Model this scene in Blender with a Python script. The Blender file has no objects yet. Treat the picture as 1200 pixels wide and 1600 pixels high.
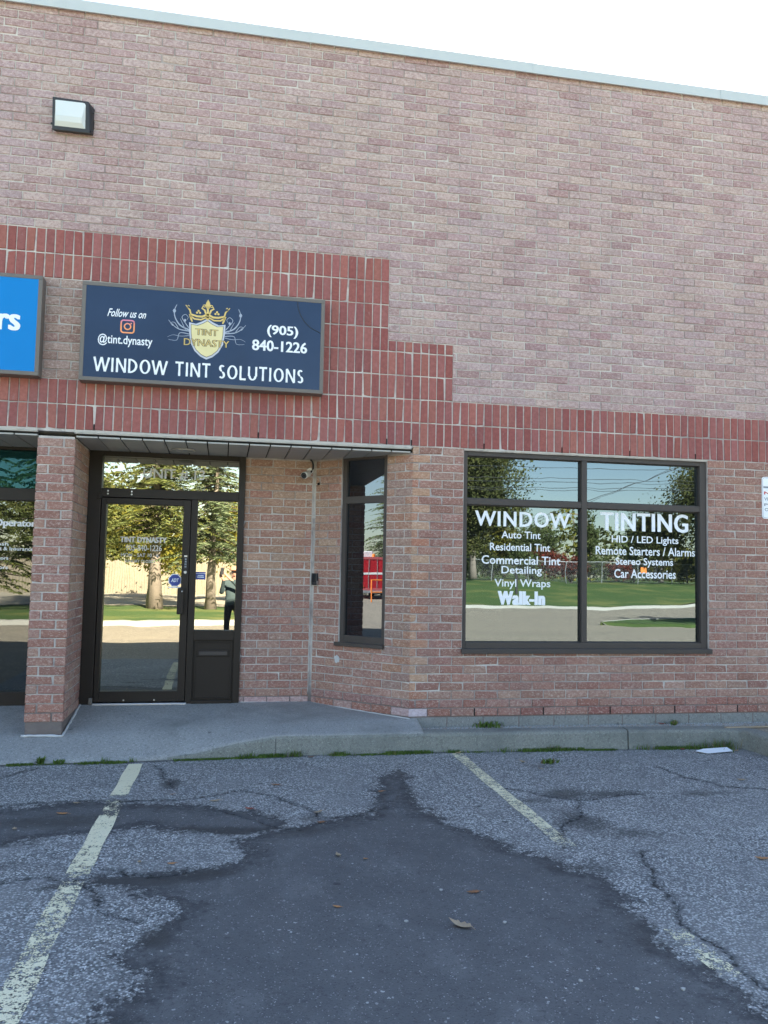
import bpy, bmesh, math, random
import numpy as np
from mathutils import Vector, Matrix
random.seed(7); RNG = np.random.default_rng(11)
S = bpy.context.scene
COL = S.collection
R = math.radians

# ------------------------------------------------------------------ camera
CAM_LOC = Vector((-1.556, -8.054, 1.410)); YAW, PITCH, ROLL, FPX = R(10.843), R(4.095), R(1.083), 1303.8
_f = Vector((math.sin(YAW)*math.cos(PITCH), math.cos(YAW)*math.cos(PITCH), math.sin(PITCH)))
_r0 = Vector((math.cos(YAW), -math.sin(YAW), 0)); _u0 = _r0.cross(_f)
CAM_R = math.cos(ROLL)*_r0 + math.sin(ROLL)*_u0; CAM_U = -math.sin(ROLL)*_r0 + math.cos(ROLL)*_u0; CAM_F = _f
cd = bpy.data.cameras.new('camera'); cam = bpy.data.objects.new('camera', cd); COL.objects.link(cam)
m3 = Matrix((CAM_R, CAM_U, -CAM_F)).transposed()
cam.matrix_world = Matrix.Translation(CAM_LOC) @ m3.to_4x4()
cd.sensor_fit = 'VERTICAL'; cd.sensor_height = 36.0; cd.lens = FPX/1600*36.0
cd.clip_start = 0.01; cd.clip_end = 2000
S.camera = cam
# ------------------------------------------------------------------ sky, sun, exposure
SUN_AZ, SUN_EL = R(18.0), R(34.5)            # azimuth from +Y (behind the building) towards +X
W = bpy.data.worlds.new('World'); S.world = W; W.use_nodes = True
nt = W.node_tree; nt.nodes.clear()
sky = nt.nodes.new('ShaderNodeTexSky'); sky.sky_type = 'NISHITA'; sky.sun_disc = False
sky.sun_elevation = SUN_EL; sky.sun_rotation = SUN_AZ; sky.air_density = 1.0; sky.dust_density = 0.5; sky.ozone_density = 0.0
bg = nt.nodes.new('ShaderNodeBackground'); bg.inputs[1].default_value = 0.055
wo = nt.nodes.new('ShaderNodeOutputWorld')
nt.links.new(sky.outputs[0], bg.inputs[0]); nt.links.new(bg.outputs[0], wo.inputs[0])
ld = bpy.data.lights.new('sun', 'SUN'); ld.energy = 5.0; ld.angle = R(0.5); ld.color = (1.0, 0.95, 0.87)
sun = bpy.data.objects.new('sun', ld); COL.objects.link(sun)
sd = Vector((math.sin(SUN_AZ)*math.cos(SUN_EL), math.cos(SUN_AZ)*math.cos(SUN_EL), math.sin(SUN_EL)))
sun.rotation_euler = sd.to_track_quat('Z', 'Y').to_euler(); sun.location = (6, 18, 20)
vs = S.view_settings; vs.view_transform = 'Standard'; vs.look = 'None'; vs.gamma = 1.0; vs.use_curve_mapping = False
vs.exposure = 3.22
S.cycles.use_denoising = True
S.cycles.max_bounces = 8; S.cycles.glossy_bounces = 4; S.cycles.transparent_max_bounces = 12

# ------------------------------------------------------------------ helpers
def tag(o, label=None, cat=None, group=None, kind=None):
    if label: o['label'] = label
    if cat: o['category'] = cat
    if group: o['group'] = group
    if kind: o['kind'] = kind
    return o
def wloc(o):
    v = Vector((0, 0, 0))
    while o is not None: v = v + o.location; o = o.parent
    return v
def empty(name, loc, label=None, cat=None, group=None, parent=None):
    o = bpy.data.objects.new(name, None); COL.objects.link(o); o.empty_display_size = .1
    o.location = Vector(loc) - (wloc(parent) if parent else Vector((0, 0, 0))); o.parent = parent
    return tag(o, label, cat, group)
class MB:
    """collects geometry in world coordinates; build() links it as one mesh object"""
    def __init__(s): s.v = []; s.f = []; s.m = []; s.mi = 0
    def add(s, vs, fs):
        n = len(s.v); s.v += [tuple(v) for v in vs]; s.f += [tuple(i+n for i in f) for f in fs]; s.m += [s.mi]*len(fs); return s
    def box(s, x0, x1, y0, y1, z0, z1):
        return s.add([(x0,y0,z0),(x1,y0,z0),(x1,y1,z0),(x0,y1,z0),(x0,y0,z1),(x1,y0,z1),(x1,y1,z1),(x0,y1,z1)],
                     [(0,3,2,1),(4,5,6,7),(0,1,5,4),(1,2,6,5),(2,3,7,6),(3,0,4,7)])
    def quad(s, a, b, c, d): return s.add([a, b, c, d], [(0, 1, 2, 3)])
    def prism(s, poly, y0, y1):
        """polygon in XZ (counter-clockwise seen from -Y) extruded from y0 (front) to y1"""
        n = len(poly)
        return s.add([(x, y0, z) for x, z in poly]+[(x, y1, z) for x, z in poly],
                     [tuple(range(n)), tuple(range(2*n-1, n-1, -1))]+[(i, i+n, (i+1) % n+n, (i+1) % n) for i in range(n)])
    def vprism(s, poly, z0, z1):
        """polygon in XY (counter-clockwise from above) extruded z0..z1"""
        n = len(poly)
        return s.add([(x, y, z0) for x, y in poly]+[(x, y, z1) for x, y in poly],
                     [tuple(range(n-1, -1, -1)), tuple(range(n, 2*n))]+[(i, (i+1) % n, (i+1) % n+n, i+n) for i in range(n)])
    def tube(s, pts, r, n=8, cap=True):
        pts = [Vector(p) for p in pts]; rs = r if isinstance(r, (list, tuple)) else [r]*len(pts)
        rings = []; vs = []
        for i, p in enumerate(pts):
            t = (pts[min(i+1, len(pts)-1)]-pts[max(i-1, 0)]).normalized()
            a = Vector((0, 0, 1)) if abs(t.z) < .9 else Vector((1, 0, 0))
            u = t.cross(a).normalized(); w = t.cross(u)
            vs += [p+rs[i]*(math.cos(k*2*math.pi/n)*u+math.sin(k*2*math.pi/n)*w) for k in range(n)]
        fs = [(i*n+k, i*n+(k+1) % n, (i+1)*n+(k+1) % n, (i+1)*n+k) for i in range(len(pts)-1) for k in range(n)]
        if cap: fs += [tuple(range(n-1, -1, -1)), tuple(range((len(pts)-1)*n, len(pts)*n))]
        return s.add(vs, fs)
    def lathe(s, c, axis, prof, n=20):
        """prof: list of (distance along axis, radius)"""
        c = Vector(c); t = Vector(axis).normalized(); a = Vector((0, 0, 1)) if abs(t.z) < .9 else Vector((1, 0, 0))
        u = t.cross(a).normalized(); w = t.cross(u); vs = []
        for d, r in prof: vs += [c+t*d+r*(math.cos(k*2*math.pi/n)*u+math.sin(k*2*math.pi/n)*w) for k in range(n)]
        fs = [(i*n+k, i*n+(k+1) % n, (i+1)*n+(k+1) % n, (i+1)*n+k) for i in range(len(prof)-1) for k in range(n)]
        fs += [tuple(range(n-1, -1, -1)), tuple(range((len(prof)-1)*n, len(prof)*n))]
        return s.add(vs, fs)
    def build(s, name, mat, parent=None, origin=None, smooth=False, bevel=0, xf=None):
        vs = [Vector(v) for v in s.v]
        if xf: vs = [xf @ v for v in vs]
        if origin is None:
            a = np.array(vs); o3 = Vector(((a[:, 0].min()+a[:, 0].max())/2, (a[:, 1].min()+a[:, 1].max())/2, a[:, 2].min()))
        else: o3 = Vector(origin)
        me = bpy.data.meshes.new(name); me.from_pydata([v-o3 for v in vs], [], s.f)
        for mm in (mat if isinstance(mat, (list, tuple)) else [mat]): me.materials.append(mm)
        if max(s.m, default=0) > 0: me.polygons.foreach_set('material_index', s.m)
        if smooth: me.polygons.foreach_set('use_smooth', [True]*len(me.polygons))
        me.update()
        ob = bpy.data.objects.new(name, me); COL.objects.link(ob)
        ob.parent = parent; ob.location = o3-(wloc(parent) if parent else Vector((0, 0, 0)))
        if bevel:
            b = ob.modifiers.new('bevel', 'BEVEL'); b.width = bevel; b.segments = 2; b.limit_method = 'ANGLE'; b.angle_limit = R(40)
        return ob
def fix_normals(ob):
    bm = bmesh.new(); bm.from_mesh(ob.data); bmesh.ops.recalc_face_normals(bm, faces=bm.faces); bm.to_mesh(ob.data); bm.free(); return ob

# ---- materials
class NT:
    def __init__(s, name):
        s.mat = bpy.data.materials.new(name); s.mat.use_nodes = True; s.t = s.mat.node_tree; s.t.nodes.clear()
        s.out = s.n('ShaderNodeOutputMaterial')
    def n(s, typ, **kw):
        nd = s.t.nodes.new(typ)
        for k, v in kw.items():
            if k.startswith('i_'): nd.inputs[k[2:].replace('_', ' ')].default_value = v
            else: setattr(nd, k, v)
        return nd
    def set(s, inp, v):
        if isinstance(v, bpy.types.NodeSocket): s.t.links.new(v, inp)
        elif isinstance(v, (tuple, list)) and len(v) == 3 and inp.type == 'RGBA': inp.default_value = (*v, 1)
        else: inp.default_value = v
    def math(s, op, a, b=0.0, c=0.0, clamp=False):
        nd = s.n('ShaderNodeMath', operation=op, use_clamp=clamp)
        for i, v in enumerate((a, b, c)): s.set(nd.inputs[i], v)
        return nd.outputs[0]
    def mix(s, f, a, b, mode='MIX'):
        nd = s.n('ShaderNodeMix', data_type='RGBA', blend_type=mode)
        s.set(nd.inputs[0], f); s.set(nd.inputs[6], a); s.set(nd.inputs[7], b); return nd.outputs[2]
    def noise(s, vec, scale, detail=4, rough=.55, dist=0.0):
        nd = s.n('ShaderNodeTexNoise'); s.set(nd.inputs['Vector'], vec); s.set(nd.inputs['Scale'], scale)
        nd.inputs['Detail'].default_value = detail; nd.inputs['Roughness'].default_value = rough; nd.inputs['Distortion'].default_value = dist
        return nd.outputs['Fac']
    def voro(s, vec, scale, feature='F1', out='Distance'):
        nd = s.n('ShaderNodeTexVoronoi', feature=feature); s.set(nd.inputs['Vector'], vec); s.set(nd.inputs['Scale'], scale); return nd.outputs[out]
    def ramp(s, f, lo, hi, a=0.0, b=1.0):
        nd = s.n('ShaderNodeMapRange', clamp=True, interpolation_type='SMOOTHSTEP'); s.set(nd.inputs[0], f)
        for i, v in zip((1, 2, 3, 4), (lo, hi, a, b)): s.set(nd.inputs[i], v)
        return nd.outputs[0]
    def pos(s): return s.n('ShaderNodeNewGeometry').outputs['Position']
    def attr(s, name, typ='GEOMETRY'):
        nd = s.n('ShaderNodeAttribute', attribute_name=name, attribute_type=typ); return nd
    def bump(s, h, strength=.3, dist=.01, normal=None):
        nd = s.n('ShaderNodeBump'); s.set(nd.inputs['Height'], h); nd.inputs['Strength'].default_value = strength; nd.inputs['Distance'].default_value = dist
        if normal is not None: s.set(nd.inputs['Normal'], normal)
        return nd.outputs[0]
    def principled(s, color, rough=.6, metal=0.0, normal=None, spec=.5, **kw):
        nd = s.n('ShaderNodeBsdfPrincipled'); s.set(nd.inputs['Base Color'], color); s.set(nd.inputs['Roughness'], rough)
        nd.inputs['Metallic'].default_value = metal; nd.inputs['Specular IOR Level'].default_value = spec
        if normal is not None: s.set(nd.inputs['Normal'], normal)
        for k, v in kw.items(): s.set(nd.inputs[k.replace('_', ' ')], v)
        return nd.outputs[0]
    def done(s, shader): s.t.links.new(shader, s.out.inputs[0]); return s.mat
    def vscale(s, vec, sc):
        nd = s.n('ShaderNodeVectorMath', operation='MULTIPLY'); s.set(nd.inputs[0], vec); nd.inputs[1].default_value = sc; return nd.outputs[0]
def plain(name, color, rough=.5, metal=0.0, var=.12, scale=30, bump=.0, spec=.5, dirt=.0):
    """paint or metal with slight tonal variation and fine relief"""
    t = NT(name); p = t.pos(); n1 = t.noise(p, scale, 5); n2 = t.noise(p, scale*.12, 3)
    k = t.math('MULTIPLY_ADD', t.math('ADD', n1, n2), var, 1-var)
    comb = t.n('ShaderNodeCombineColor')
    for i in range(3): t.set(comb.inputs[i], k)
    c = t.mix(1.0, color, comb.outputs[0], 'MULTIPLY')
    if dirt: c = t.mix(t.math('MULTIPLY', t.ramp(t.noise(p, 9, 6), .5, .75), dirt), c, (.16, .14, .12))
    nm = t.bump(n1, bump, .004) if bump else None
    return t.done(t.principled(c, t.math('MULTIPLY_ADD', n1, .15, rough-.07), metal, nm, spec))
# text as mesh -------------------------------------------------------------
def text_mesh(s, bold=0.0, shear=0.0, spacing=1.0):
    cu = bpy.data.curves.new('t', 'FONT'); cu.body = s; cu.offset = bold; cu.shear = shear; cu.space_character = spacing; cu.resolution_u = 3
    ob = bpy.data.objects.new('t', cu); COL.objects.link(ob)
    me = bpy.data.meshes.new_from_object(ob.evaluated_get(bpy.context.evaluated_depsgraph_get()))
    v = np.array([x.co[:] for x in me.vertices]); f = [tuple(p.vertices) for p in me.polygons]
    bpy.data.objects.remove(ob); bpy.data.curves.remove(cu); bpy.data.meshes.remove(me)
    return v, f
def text_bold(s, x0, x1, z0, z1, y, mb=None, w=.01, copies=3, bold=.012, **kw):
    """heavier lettering: the same outline laid several times, each slightly to the side and a hair in front of the last"""
    mb = mb or MB()
    for i in range(copies): d = (i/(copies-1)-.5)*w; text_mb(s, x0+w/2+d, x1-w/2+d, z0, z1, y-.0002*i, mb, bold=bold, **kw)
    return mb
def text_mb(s, x0, x1, z0, z1, y, mb=None, bold=0.0, shear=0.0, spacing=1.0, slope=0.0):
    """text filling the rectangle x0..x1, z0..z1 on the plane y (facing -Y); slope raises z with x"""
    v, f = text_mesh(s, bold, shear, spacing); mb = mb or MB()
    a, b = v.min(0), v.max(0)
    X = x0+(v[:, 0]-a[0])/(b[0]-a[0])*(x1-x0); Z = z0+(v[:, 1]-a[1])/(b[1]-a[1])*(z1-z0)+slope*(X-x0)
    mb.add([(x, y, z) for x, z in zip(X, Z)], f); return mb
# ------------------------------------------------------------------ materials
def brick_mat(name, soldier=False):
    t = NT(name); p = t.pos(); at = t.attr('col'); col = at.outputs['Color']; pale = at.outputs['Alpha']
    sc = (1, 1, 1) if soldier else (1, 1, 1.6)
    q = t.vscale(p, sc)
    n1 = t.noise(q, 26, 5, .6); n2 = t.noise(q, 95, 4, .65); n3 = t.noise(q, 320, 3, .6); nb = t.noise(p, 1.1, 4, .6)
    c = t.mix(t.ramp(n1, .3, .75), t.mix(1.0, col, (.78, .74, .74), 'MULTIPLY'), col)
    if not soldier:
        sl = t.ramp(t.math('ADD', t.math('MULTIPLY', n1, .6), t.math('ADD', t.math('MULTIPLY', n2, .4), t.math('MULTIPLY', pale, .22))), .56, .78)
        c = t.mix(t.math('MULTIPLY', sl, .40), c, (.62, .51, .45))
        fl = t.noise(q, 40, 5, .75, .9)
        c = t.mix(t.ramp(fl, .53, .61, 0, .50), c, (.64, .53, .455))
        c = t.mix(t.ramp(fl, .465, .39, 0, .50), c, (.25, .14, .12))
        red = t.ramp(t.noise(q, 48, 4, .7, .6), .60, .70)
        c = t.mix(t.math('MULTIPLY', red, .38), c, (.27, .115, .09))
        pit = t.ramp(t.noise(q, 55, 3, .75), .64, .70)
        c = t.mix(t.math('MULTIPLY', pit, .6), c, (.10, .07, .065))
    else:
        eff = t.ramp(t.noise(t.vscale(p, (1, 1, .35)), 22, 5, .65), .60, .78)
        c = t.mix(t.math('MULTIPLY', eff, .35), c, (.50, .40, .38))
        pit = t.ramp(t.noise(p, 130, 2, .6), .68, .74); c = t.mix(t.math('MULTIPLY', pit, .5), c, (.10, .05, .05))
    c = t.mix(t.ramp(nb, .55, .85, 0, .25), c, (.20, .15, .13))
    c = t.mix(t.ramp(t.noise(t.vscale(p, (1, 1, .10)), 3.5, 5, .65), .52, .78, 0, .22), c, (.24, .20, .19))     # rain streaks          # weather stains
    h = t.math('ADD', t.math('MULTIPLY', n2, .7), t.math('MULTIPLY', n3, .3))
    h = t.math('SUBTRACT', h, t.math('MULTIPLY', pit, .35))
    return t.done(t.principled(c, .88, 0, t.bump(h, .55 if not soldier else .35, .006), .25))
M = {}
M['brick'] = brick_mat('brick_face'); M['soldier'] = brick_mat('soldier_face', True)
def mortar():
    t = NT('mortar'); p = t.pos(); n = t.noise(p, 60, 5); nb = t.noise(p, 1.3, 5, .65)
    z = t.n('ShaderNodeSeparateXYZ'); t.set(z.inputs[0], p)
    c = t.mix(n, (.50, .465, .42), (.68, .635, .58))
    c = t.mix(t.ramp(nb, .40, .66, 0, .75), c, (.27, .225, .21))
    c = t.mix(t.ramp(t.noise(p, 5, 4, .7), .50, .66, 0, .6), c, (.25, .21, .195))
    soil = t.ramp(t.math('ADD', z.outputs['Z'], t.math('MULTIPLY', nb, .35)), .20, .42, .85, 0)     # grime line near the ground
    c = t.mix(soil, c, (.13, .10, .09))
    return t.done(t.principled(c, .95, 0, t.bump(n, .5, .004), .2))
M['mortar'] = mortar()
def concrete(name, a, b, sc=7, stain=.5):
    t = NT(name); p = t.pos(); n1 = t.noise(p, sc, 6, .65); n2 = t.noise(p, 160, 4, .6); n3 = t.noise(p, 1.2, 5, .6)
    n4 = t.noise(p, 42, 5, .75); n5 = t.noise(p, 85, 3, .7)
    c = t.mix(n1, a, b); c = t.mix(t.ramp(n4, .48, .68, 0, .55), c, tuple(x*.42 for x in a)); c = t.mix(t.ramp(n5, .56, .70, 0, .6), c, tuple(min(.7, x*1.7) for x in b)); c = t.mix(t.ramp(n2, .55, .72, 0, .35), c, (.10, .105, .10)); c = t.mix(t.ramp(n2, .42, .3, 0, .4), c, (.55, .55, .54))
    c = t.mix(t.ramp(n3, .5, .75, 0, stain), c, (.12, .125, .115))
    vg = t.voro(p, 3.1); c = t.mix(t.ramp(vg, .06, .045, 0, .6), c, (.07, .07, .07)); v = t.voro(p, 130); c = t.mix(t.ramp(v, .28, .18, 0, .25), c, (.50, .50, .50))
    return t.done(t.principled(c, .85, 0, t.bump(t.math('ADD', n2, t.math('MULTIPLY', v, .4)), .5, .006), .3))
M['concrete'] = concrete('apron_concrete', (.23, .23, .22), (.37, .37, .355), 4, .6)
M['kerbconc'] = concrete('kerb_concrete', (.16, .165, .14), (.28, .28, .25), 7, .7)
M['block'] = concrete('block_concrete', (.17, .175, .165), (.28, .285, .275), 12, .5)
M['kerbfar'] = concrete('far_kerb_concrete', (.36, .335, .28), (.46, .43, .37), 9, .2)
def asphalt(name, near=True):
    t = NT(name); p = t.pos()
    w = t.n('ShaderNodeVectorMath', operation='ADD'); t.set(w.inputs[0], p)
    nz = t.n('ShaderNodeTexNoise'); t.set(nz.inputs['Vector'], p); nz.inputs['Scale'].default_value = 60
    t.set(w.inputs[1], t.vscale(nz.outputs['Color'], (.006, .006, .006))); pw = w.outputs[0]
    v1 = t.n('ShaderNodeTexVoronoi'); t.set(v1.inputs['Vector'], pw); v1.inputs['Scale'].default_value = 92
    v2 = t.n('ShaderNodeTexVoronoi'); t.set(v2.inputs['Vector'], pw); v2.inputs['Scale'].default_value = 190
    rnd = t.n('ShaderNodeSeparateColor'); t.set(rnd.inputs[0], v1.outputs['Color'])
    rn2 = t.n('ShaderNodeSeparateColor'); t.set(rn2.inputs[0], v2.outputs['Color'])
    nL = t.noise(p, .9, 5, .6); nM = t.noise(p, 5, 6, .65); nF = t.noise(p, 34, 5, .65); nG = t.noise(p, 300, 2, .6)
    stone = t.mix(t.ramp(rnd.outputs[0], .35, .95), (.23, .23, .222), (.80, .79, .76))
    stone = t.mix(t.ramp(rnd.outputs[1], .84, .90, 0, .85), stone, (.78, .78, .75)); stone = t.mix(t.ramp(rnd.outputs[2], .80, .86, 0, .8), stone, (.05, .05, .052))
    gap = t.ramp(v1.outputs['Distance'], .30, .62)
    light = t.mix(t.math('MULTIPLY', gap, .62), stone, (.10, .10, .10))
    light = t.mix(t.ramp(nM, .40, .68, 0, .40), light, (.17, .17, .17))
    light = t.mix(t.ramp(nL, .45, .72, 0, .30), light, (.36, .355, .335))
    fines = t.ramp(t.math('ADD', t.math('MULTIPLY', t.noise(p, 1.9, 5, .65), .75), t.math('MULTIPLY', t.noise(p, 9, 5, .7), .25)), .46, .66, 0, .48)
    light = t.mix(fines, light, t.mix(t.noise(p, 40, 5, .7), (.17, .17, .166), (.30, .298, .288)))          # gaps filled with fines
    if near:
        at = t.n('ShaderNodeSeparateColor'); t.set(at.inputs[0], t.attr('surf').outputs['Color'])
        sdn = t.math('ADD', t.math('SUBTRACT', at.outputs[0], .5), t.math('ADD', t.math('MULTIPLY', t.math('SUBTRACT', nM, .5), .36), t.math('ADD', t.math('MULTIPLY', t.math('SUBTRACT', t.noise(p, 15, 5, .7), .5), .32), t.math('MULTIPLY', t.math('SUBTRACT', nF, .5), .42))))
        dk = t.ramp(sdn, -.02, .03); rim = t.math('MULTIPLY', t.ramp(t.math('ABSOLUTE', sdn), .10, .0), t.ramp(t.noise(p, 75, 4, .75), .48, .60))
        dcol = t.mix(nM, (.075, .076, .078), (.150, .149, .149))
        dcol = t.mix(t.ramp(t.noise(t.vscale(p, (1, .55, 1)), 3.2, 6, .7), .50, .70, 0, .6), dcol, (.175, .174, .172)); dcol = t.mix(t.ramp(t.noise(p, 22, 5, .75), .54, .68, 0, .55), dcol, (.045, .045, .047))
        dcol = t.mix(t.ramp(nL, .45, .7, 0, .45), dcol, (.125, .124, .124))
        dcol = t.mix(t.math('MULTIPLY', t.ramp(rn2.outputs[1], .93, .96, 0, .8), t.ramp(nF, .46, .60)), dcol, (.42, .42, .41))
        dcol = t.mix(t.math('MULTIPLY', t.ramp(rnd.outputs[1], .985, .99, 0, .9), t.ramp(nM, .45, .6)), dcol, (.48, .48, .46))
        dcol = t.mix(t.ramp(rn2.outputs[2], .90, .94, 0, .5), dcol, (.040, .040, .042))
        dcol = t.mix(t.ramp(nF, .58, .75, 0, .5), dcol, (.036, .036, .038))
        dcol = t.mix(t.math('MULTIPLY', t.ramp(sdn, .26, .02), t.ramp(t.noise(p, 11, 5, .7), .36, .58, .25, .85)), dcol, (.040, .040, .042))       # denser bitumen at the edge of the patch
        c = t.mix(dk, light, dcol)
        c = t.mix(t.math('MULTIPLY', rim, .75), c, (.030, .030, .032))
        st = t.ramp(t.math('ADD', at.outputs[2], t.math('MULTIPLY', t.math('SUBTRACT', nF, .5), .7)), .30, .75, 0, .75)
        c = t.mix(st, c, (.052, .050, .047))
        vd = t.voro(pw, 2.6); c = t.mix(t.ramp(vd, .075, .045, 0, .7), c, (.035, .035, .036))       # old oil drips
        cr = t.ramp(t.math('ADD', at.outputs[1], t.math('MULTIPLY', t.math('SUBTRACT', nF, .5), .75)), .93, 1.0)
        halo = t.ramp(t.math('ADD', at.outputs[1], t.math('MULTIPLY', t.math('SUBTRACT', nF, .5), 1.1)), .50, 1.0, 0, .55)
        c = t.mix(halo, c, (.055, .055, .056)); c = t.mix(t.math('MULTIPLY', cr, .85), c, (.022, .022, .021))
        h = t.math('MULTIPLY', t.math('SUBTRACT', 1.0, gap), t.math('SUBTRACT', 1.0, t.math('MULTIPLY', dk, .72)))
        h = t.math('ADD', h, t.math('MULTIPLY', nG, .35)); h = t.math('SUBTRACT', h, t.math('MULTIPLY', cr, 1.5))
        rough = t.math('MULTIPLY_ADD', dk, -.10, .85)
    else: c, h, rough = t.mix(t.ramp(nL, .35, .7, 0, .4), t.mix(1.0, light, (1.2, 1.02, .80), 'MULTIPLY'), t.mix(t.ramp(t.noise(t.vscale(p, (.22, 1, 1)), .8, 6, .7), .45, .62), (.33, .275, .20), (.16, .145, .12))), gap, .9
    return t.done(t.principled(c, rough, 0, t.bump(h, .7, .006), .35))
M['asphalt'] = asphalt('asphalt_worn'); M['asphalt_far'] = asphalt('asphalt_far', False)
def linepaint():
    t = NT('line_paint'); p = t.pos(); n1 = t.noise(p, 22, 7, .70); n2 = t.noise(p, 6, 4, .6); n3 = t.noise(p, 160, 3, .6)
    v = t.voro(p, 95); wear = t.attr('wear').outputs['Fac']
    c = t.mix(n2, (.76, .68, .43), (.84, .78, .56)); c = t.mix(t.ramp(n3, .50, .70, 0, .5), c, (.45, .41, .28))
    k = t.math('ADD', t.math('ADD', t.math('MULTIPLY', n1, .7), t.math('MULTIPLY', n2, .25)), t.math('MULTIPLY', v, -.25))
    a = t.ramp(t.math('SUBTRACT', k, wear), -.03, .03)
    tr = t.n('ShaderNodeBsdfTransparent'); mx = t.n('ShaderNodeMixShader'); t.set(mx.inputs[0], a)
    t.set(mx.inputs[1], tr.outputs[0]); t.set(mx.inputs[2], t.principled(c, .8, 0, t.bump(n1, .5, .004), .3)); return t.done(mx.outputs[0])
M['paint'] = linepaint()
def glass(name, refl, see, r0=.35, wav=.012, body=(.026, .029, .030)):
    """reflective window film: part mirror, part dim view through"""
    t = NT(name); p = t.pos(); n = t.noise(p, 1.6, 2, .5)
    bm = t.bump(n, wav, .05)
    g = t.n('ShaderNodeBsdfGlossy'); t.set(g.inputs['Color'], refl); g.inputs['Roughness'].default_value = .004; t.set(g.inputs['Normal'], bm)
    tr = t.n('ShaderNodeBsdfTransparent'); t.set(tr.inputs['Color'], see)
    lw = t.n('ShaderNodeFresnel'); lw.inputs['IOR'].default_value = 1.5
    d = t.n('ShaderNodeBsdfDiffuse'); t.set(d.inputs['Color'], body)
    mx0 = t.n('ShaderNodeMixShader'); mx0.inputs[0].default_value = .25; t.set(mx0.inputs[1], tr.outputs[0]); t.set(mx0.inputs[2], d.outputs[0])
    mx = t.n('ShaderNodeMixShader'); t.set(mx.inputs[0], t.math('MULTIPLY_ADD', lw.outputs[0], 1-r0, r0, True))
    t.set(mx.inputs[1], mx0.outputs[0]); t.set(mx.inputs[2], g.outputs[0]); return t.done(mx.outputs[0])
M['glass_win'] = glass('window_glass', (.76, .92, 1.0), (.14, .14, .14), .125, .016)
M['glass_door'] = glass('door_glass', (1.0, .97, .82), (.26, .28, .25), .32, .014)
M['glass_narrow'] = glass('narrow_glass', (.80, .9, 1.0), (.04, .06, .10), .13, .006, (.004, .008, .016))
M['glass_nb'] = glass('neighbour_glass', (.80, .85, .82), (.16, .17, .17), .10)
M['glass_nbt'] = glass('neighbour_transom_glass', (.35, .8, .85), (.10, .30, .32), .0, .008, (.02, .12, .13))
M['bronze'] = plain('bronze_anodised', (.021, .015, .0115), .45, .0, .10, 40, .05, spec=.3)
M['bronze_grey'] = plain('weathered_bronze', (.062, .051, .045), .5, 0, .12, 40, .08, spec=.35)
M['signframe'] = plain('sign_frame_metal', (.155, .135, .115), .5, .1, .15, 30, .08, dirt=.3)
M['black'] = plain('black_plastic', (.02, .02, .022), .45)
M['darkhole'] = plain('dark_hole', (.012, .011, .011), .95)
M['coping'] = plain('coping_metal', (.50, .53, .52), .45, .0, .10, 6, .03)
M['white'] = plain('white_vinyl', (.86, .88, .90), .5, 0, .04)
M['whitepaint'] = plain('white_paint', (.80, .80, .78), .55, 0, .08, 20, .05, dirt=.25)
M['soffit'] = plain('soffit_metal', (.42, .41, .375), .5, 0, .10, 10, .04, dirt=.2)
M['trim'] = plain('soffit_trim_metal', (.50, .46, .40), .5, 0, .12, 14, .05, dirt=.35)
M['caulk'] = plain('caulk', (.52, .52, .51), .6, 0, .2, 60, .3)
M['steel'] = plain('brushed_steel', (.55, .55, .55), .35, .9)
def signface():
    t = NT('sign_navy_face'); p = t.pos(); n = t.noise(p, 2.0, 4, .55)
    c = t.mix(n, (.010, .024, .058), (.020, .046, .105))
    return t.done(t.principled(c, .25, 0, t.bump(t.noise(p, .9, 2), .06, .05), .32))
M['navy'] = signface()
M['blueface'] = plain('sign_blue_face', (.0, .21, .56), .3, 0, .06, 4, spec=.2)
M['gold'] = plain('gold_print', (.72, .52, .16), .45, 0, .25, 30)
M['goldpale'] = plain('pale_gold_print', (.78, .68, .34), .45, 0, .18, 12)
M['silver'] = plain('silver_print', (.52, .54, .60), .45, 0, .2, 25)
M['scroll'] = plain('scroll_print', (.36, .40, .48), .45, 0, .3, 40)
M['outline'] = plain('dark_outline_print', (.10, .085, .05), .5)
def insta():
    t = NT('camera_logo_print'); p = t.pos(); z = t.n('ShaderNodeSeparateXYZ'); t.set(z.inputs[0], p)
    k = t.ramp(z.outputs['Z'], 3.62, 3.76); c = t.mix(k, (.95, .34, .12), (.55, .10, .55))
    return t.done(t.principled(c, .45))
M['insta'] = insta()
M['stickerblue'] = plain('sticker_blue', (.025, .055, .30), .4)
M['red'] = plain('red_print', (.55, .06, .05), .5)
M['greytext'] = plain('grey_print', (.25, .27, .29), .5)
M['interior'] = plain('interior_paint', (.16, .155, .15), .8)
M['lens'] = None
def lens():
    t = NT('prismatic_lens'); p = t.pos(); z = t.n('ShaderNodeTexWave', wave_type='BANDS', bands_direction='Z'); t.set(z.inputs['Vector'], p); z.inputs['Scale'].default_value = 45
    return t.done(t.principled((.74, .78, .76), .18, 0, t.bump(z.outputs['Fac'], .35, .01), .6))
M['lens'] = lens()
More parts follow.
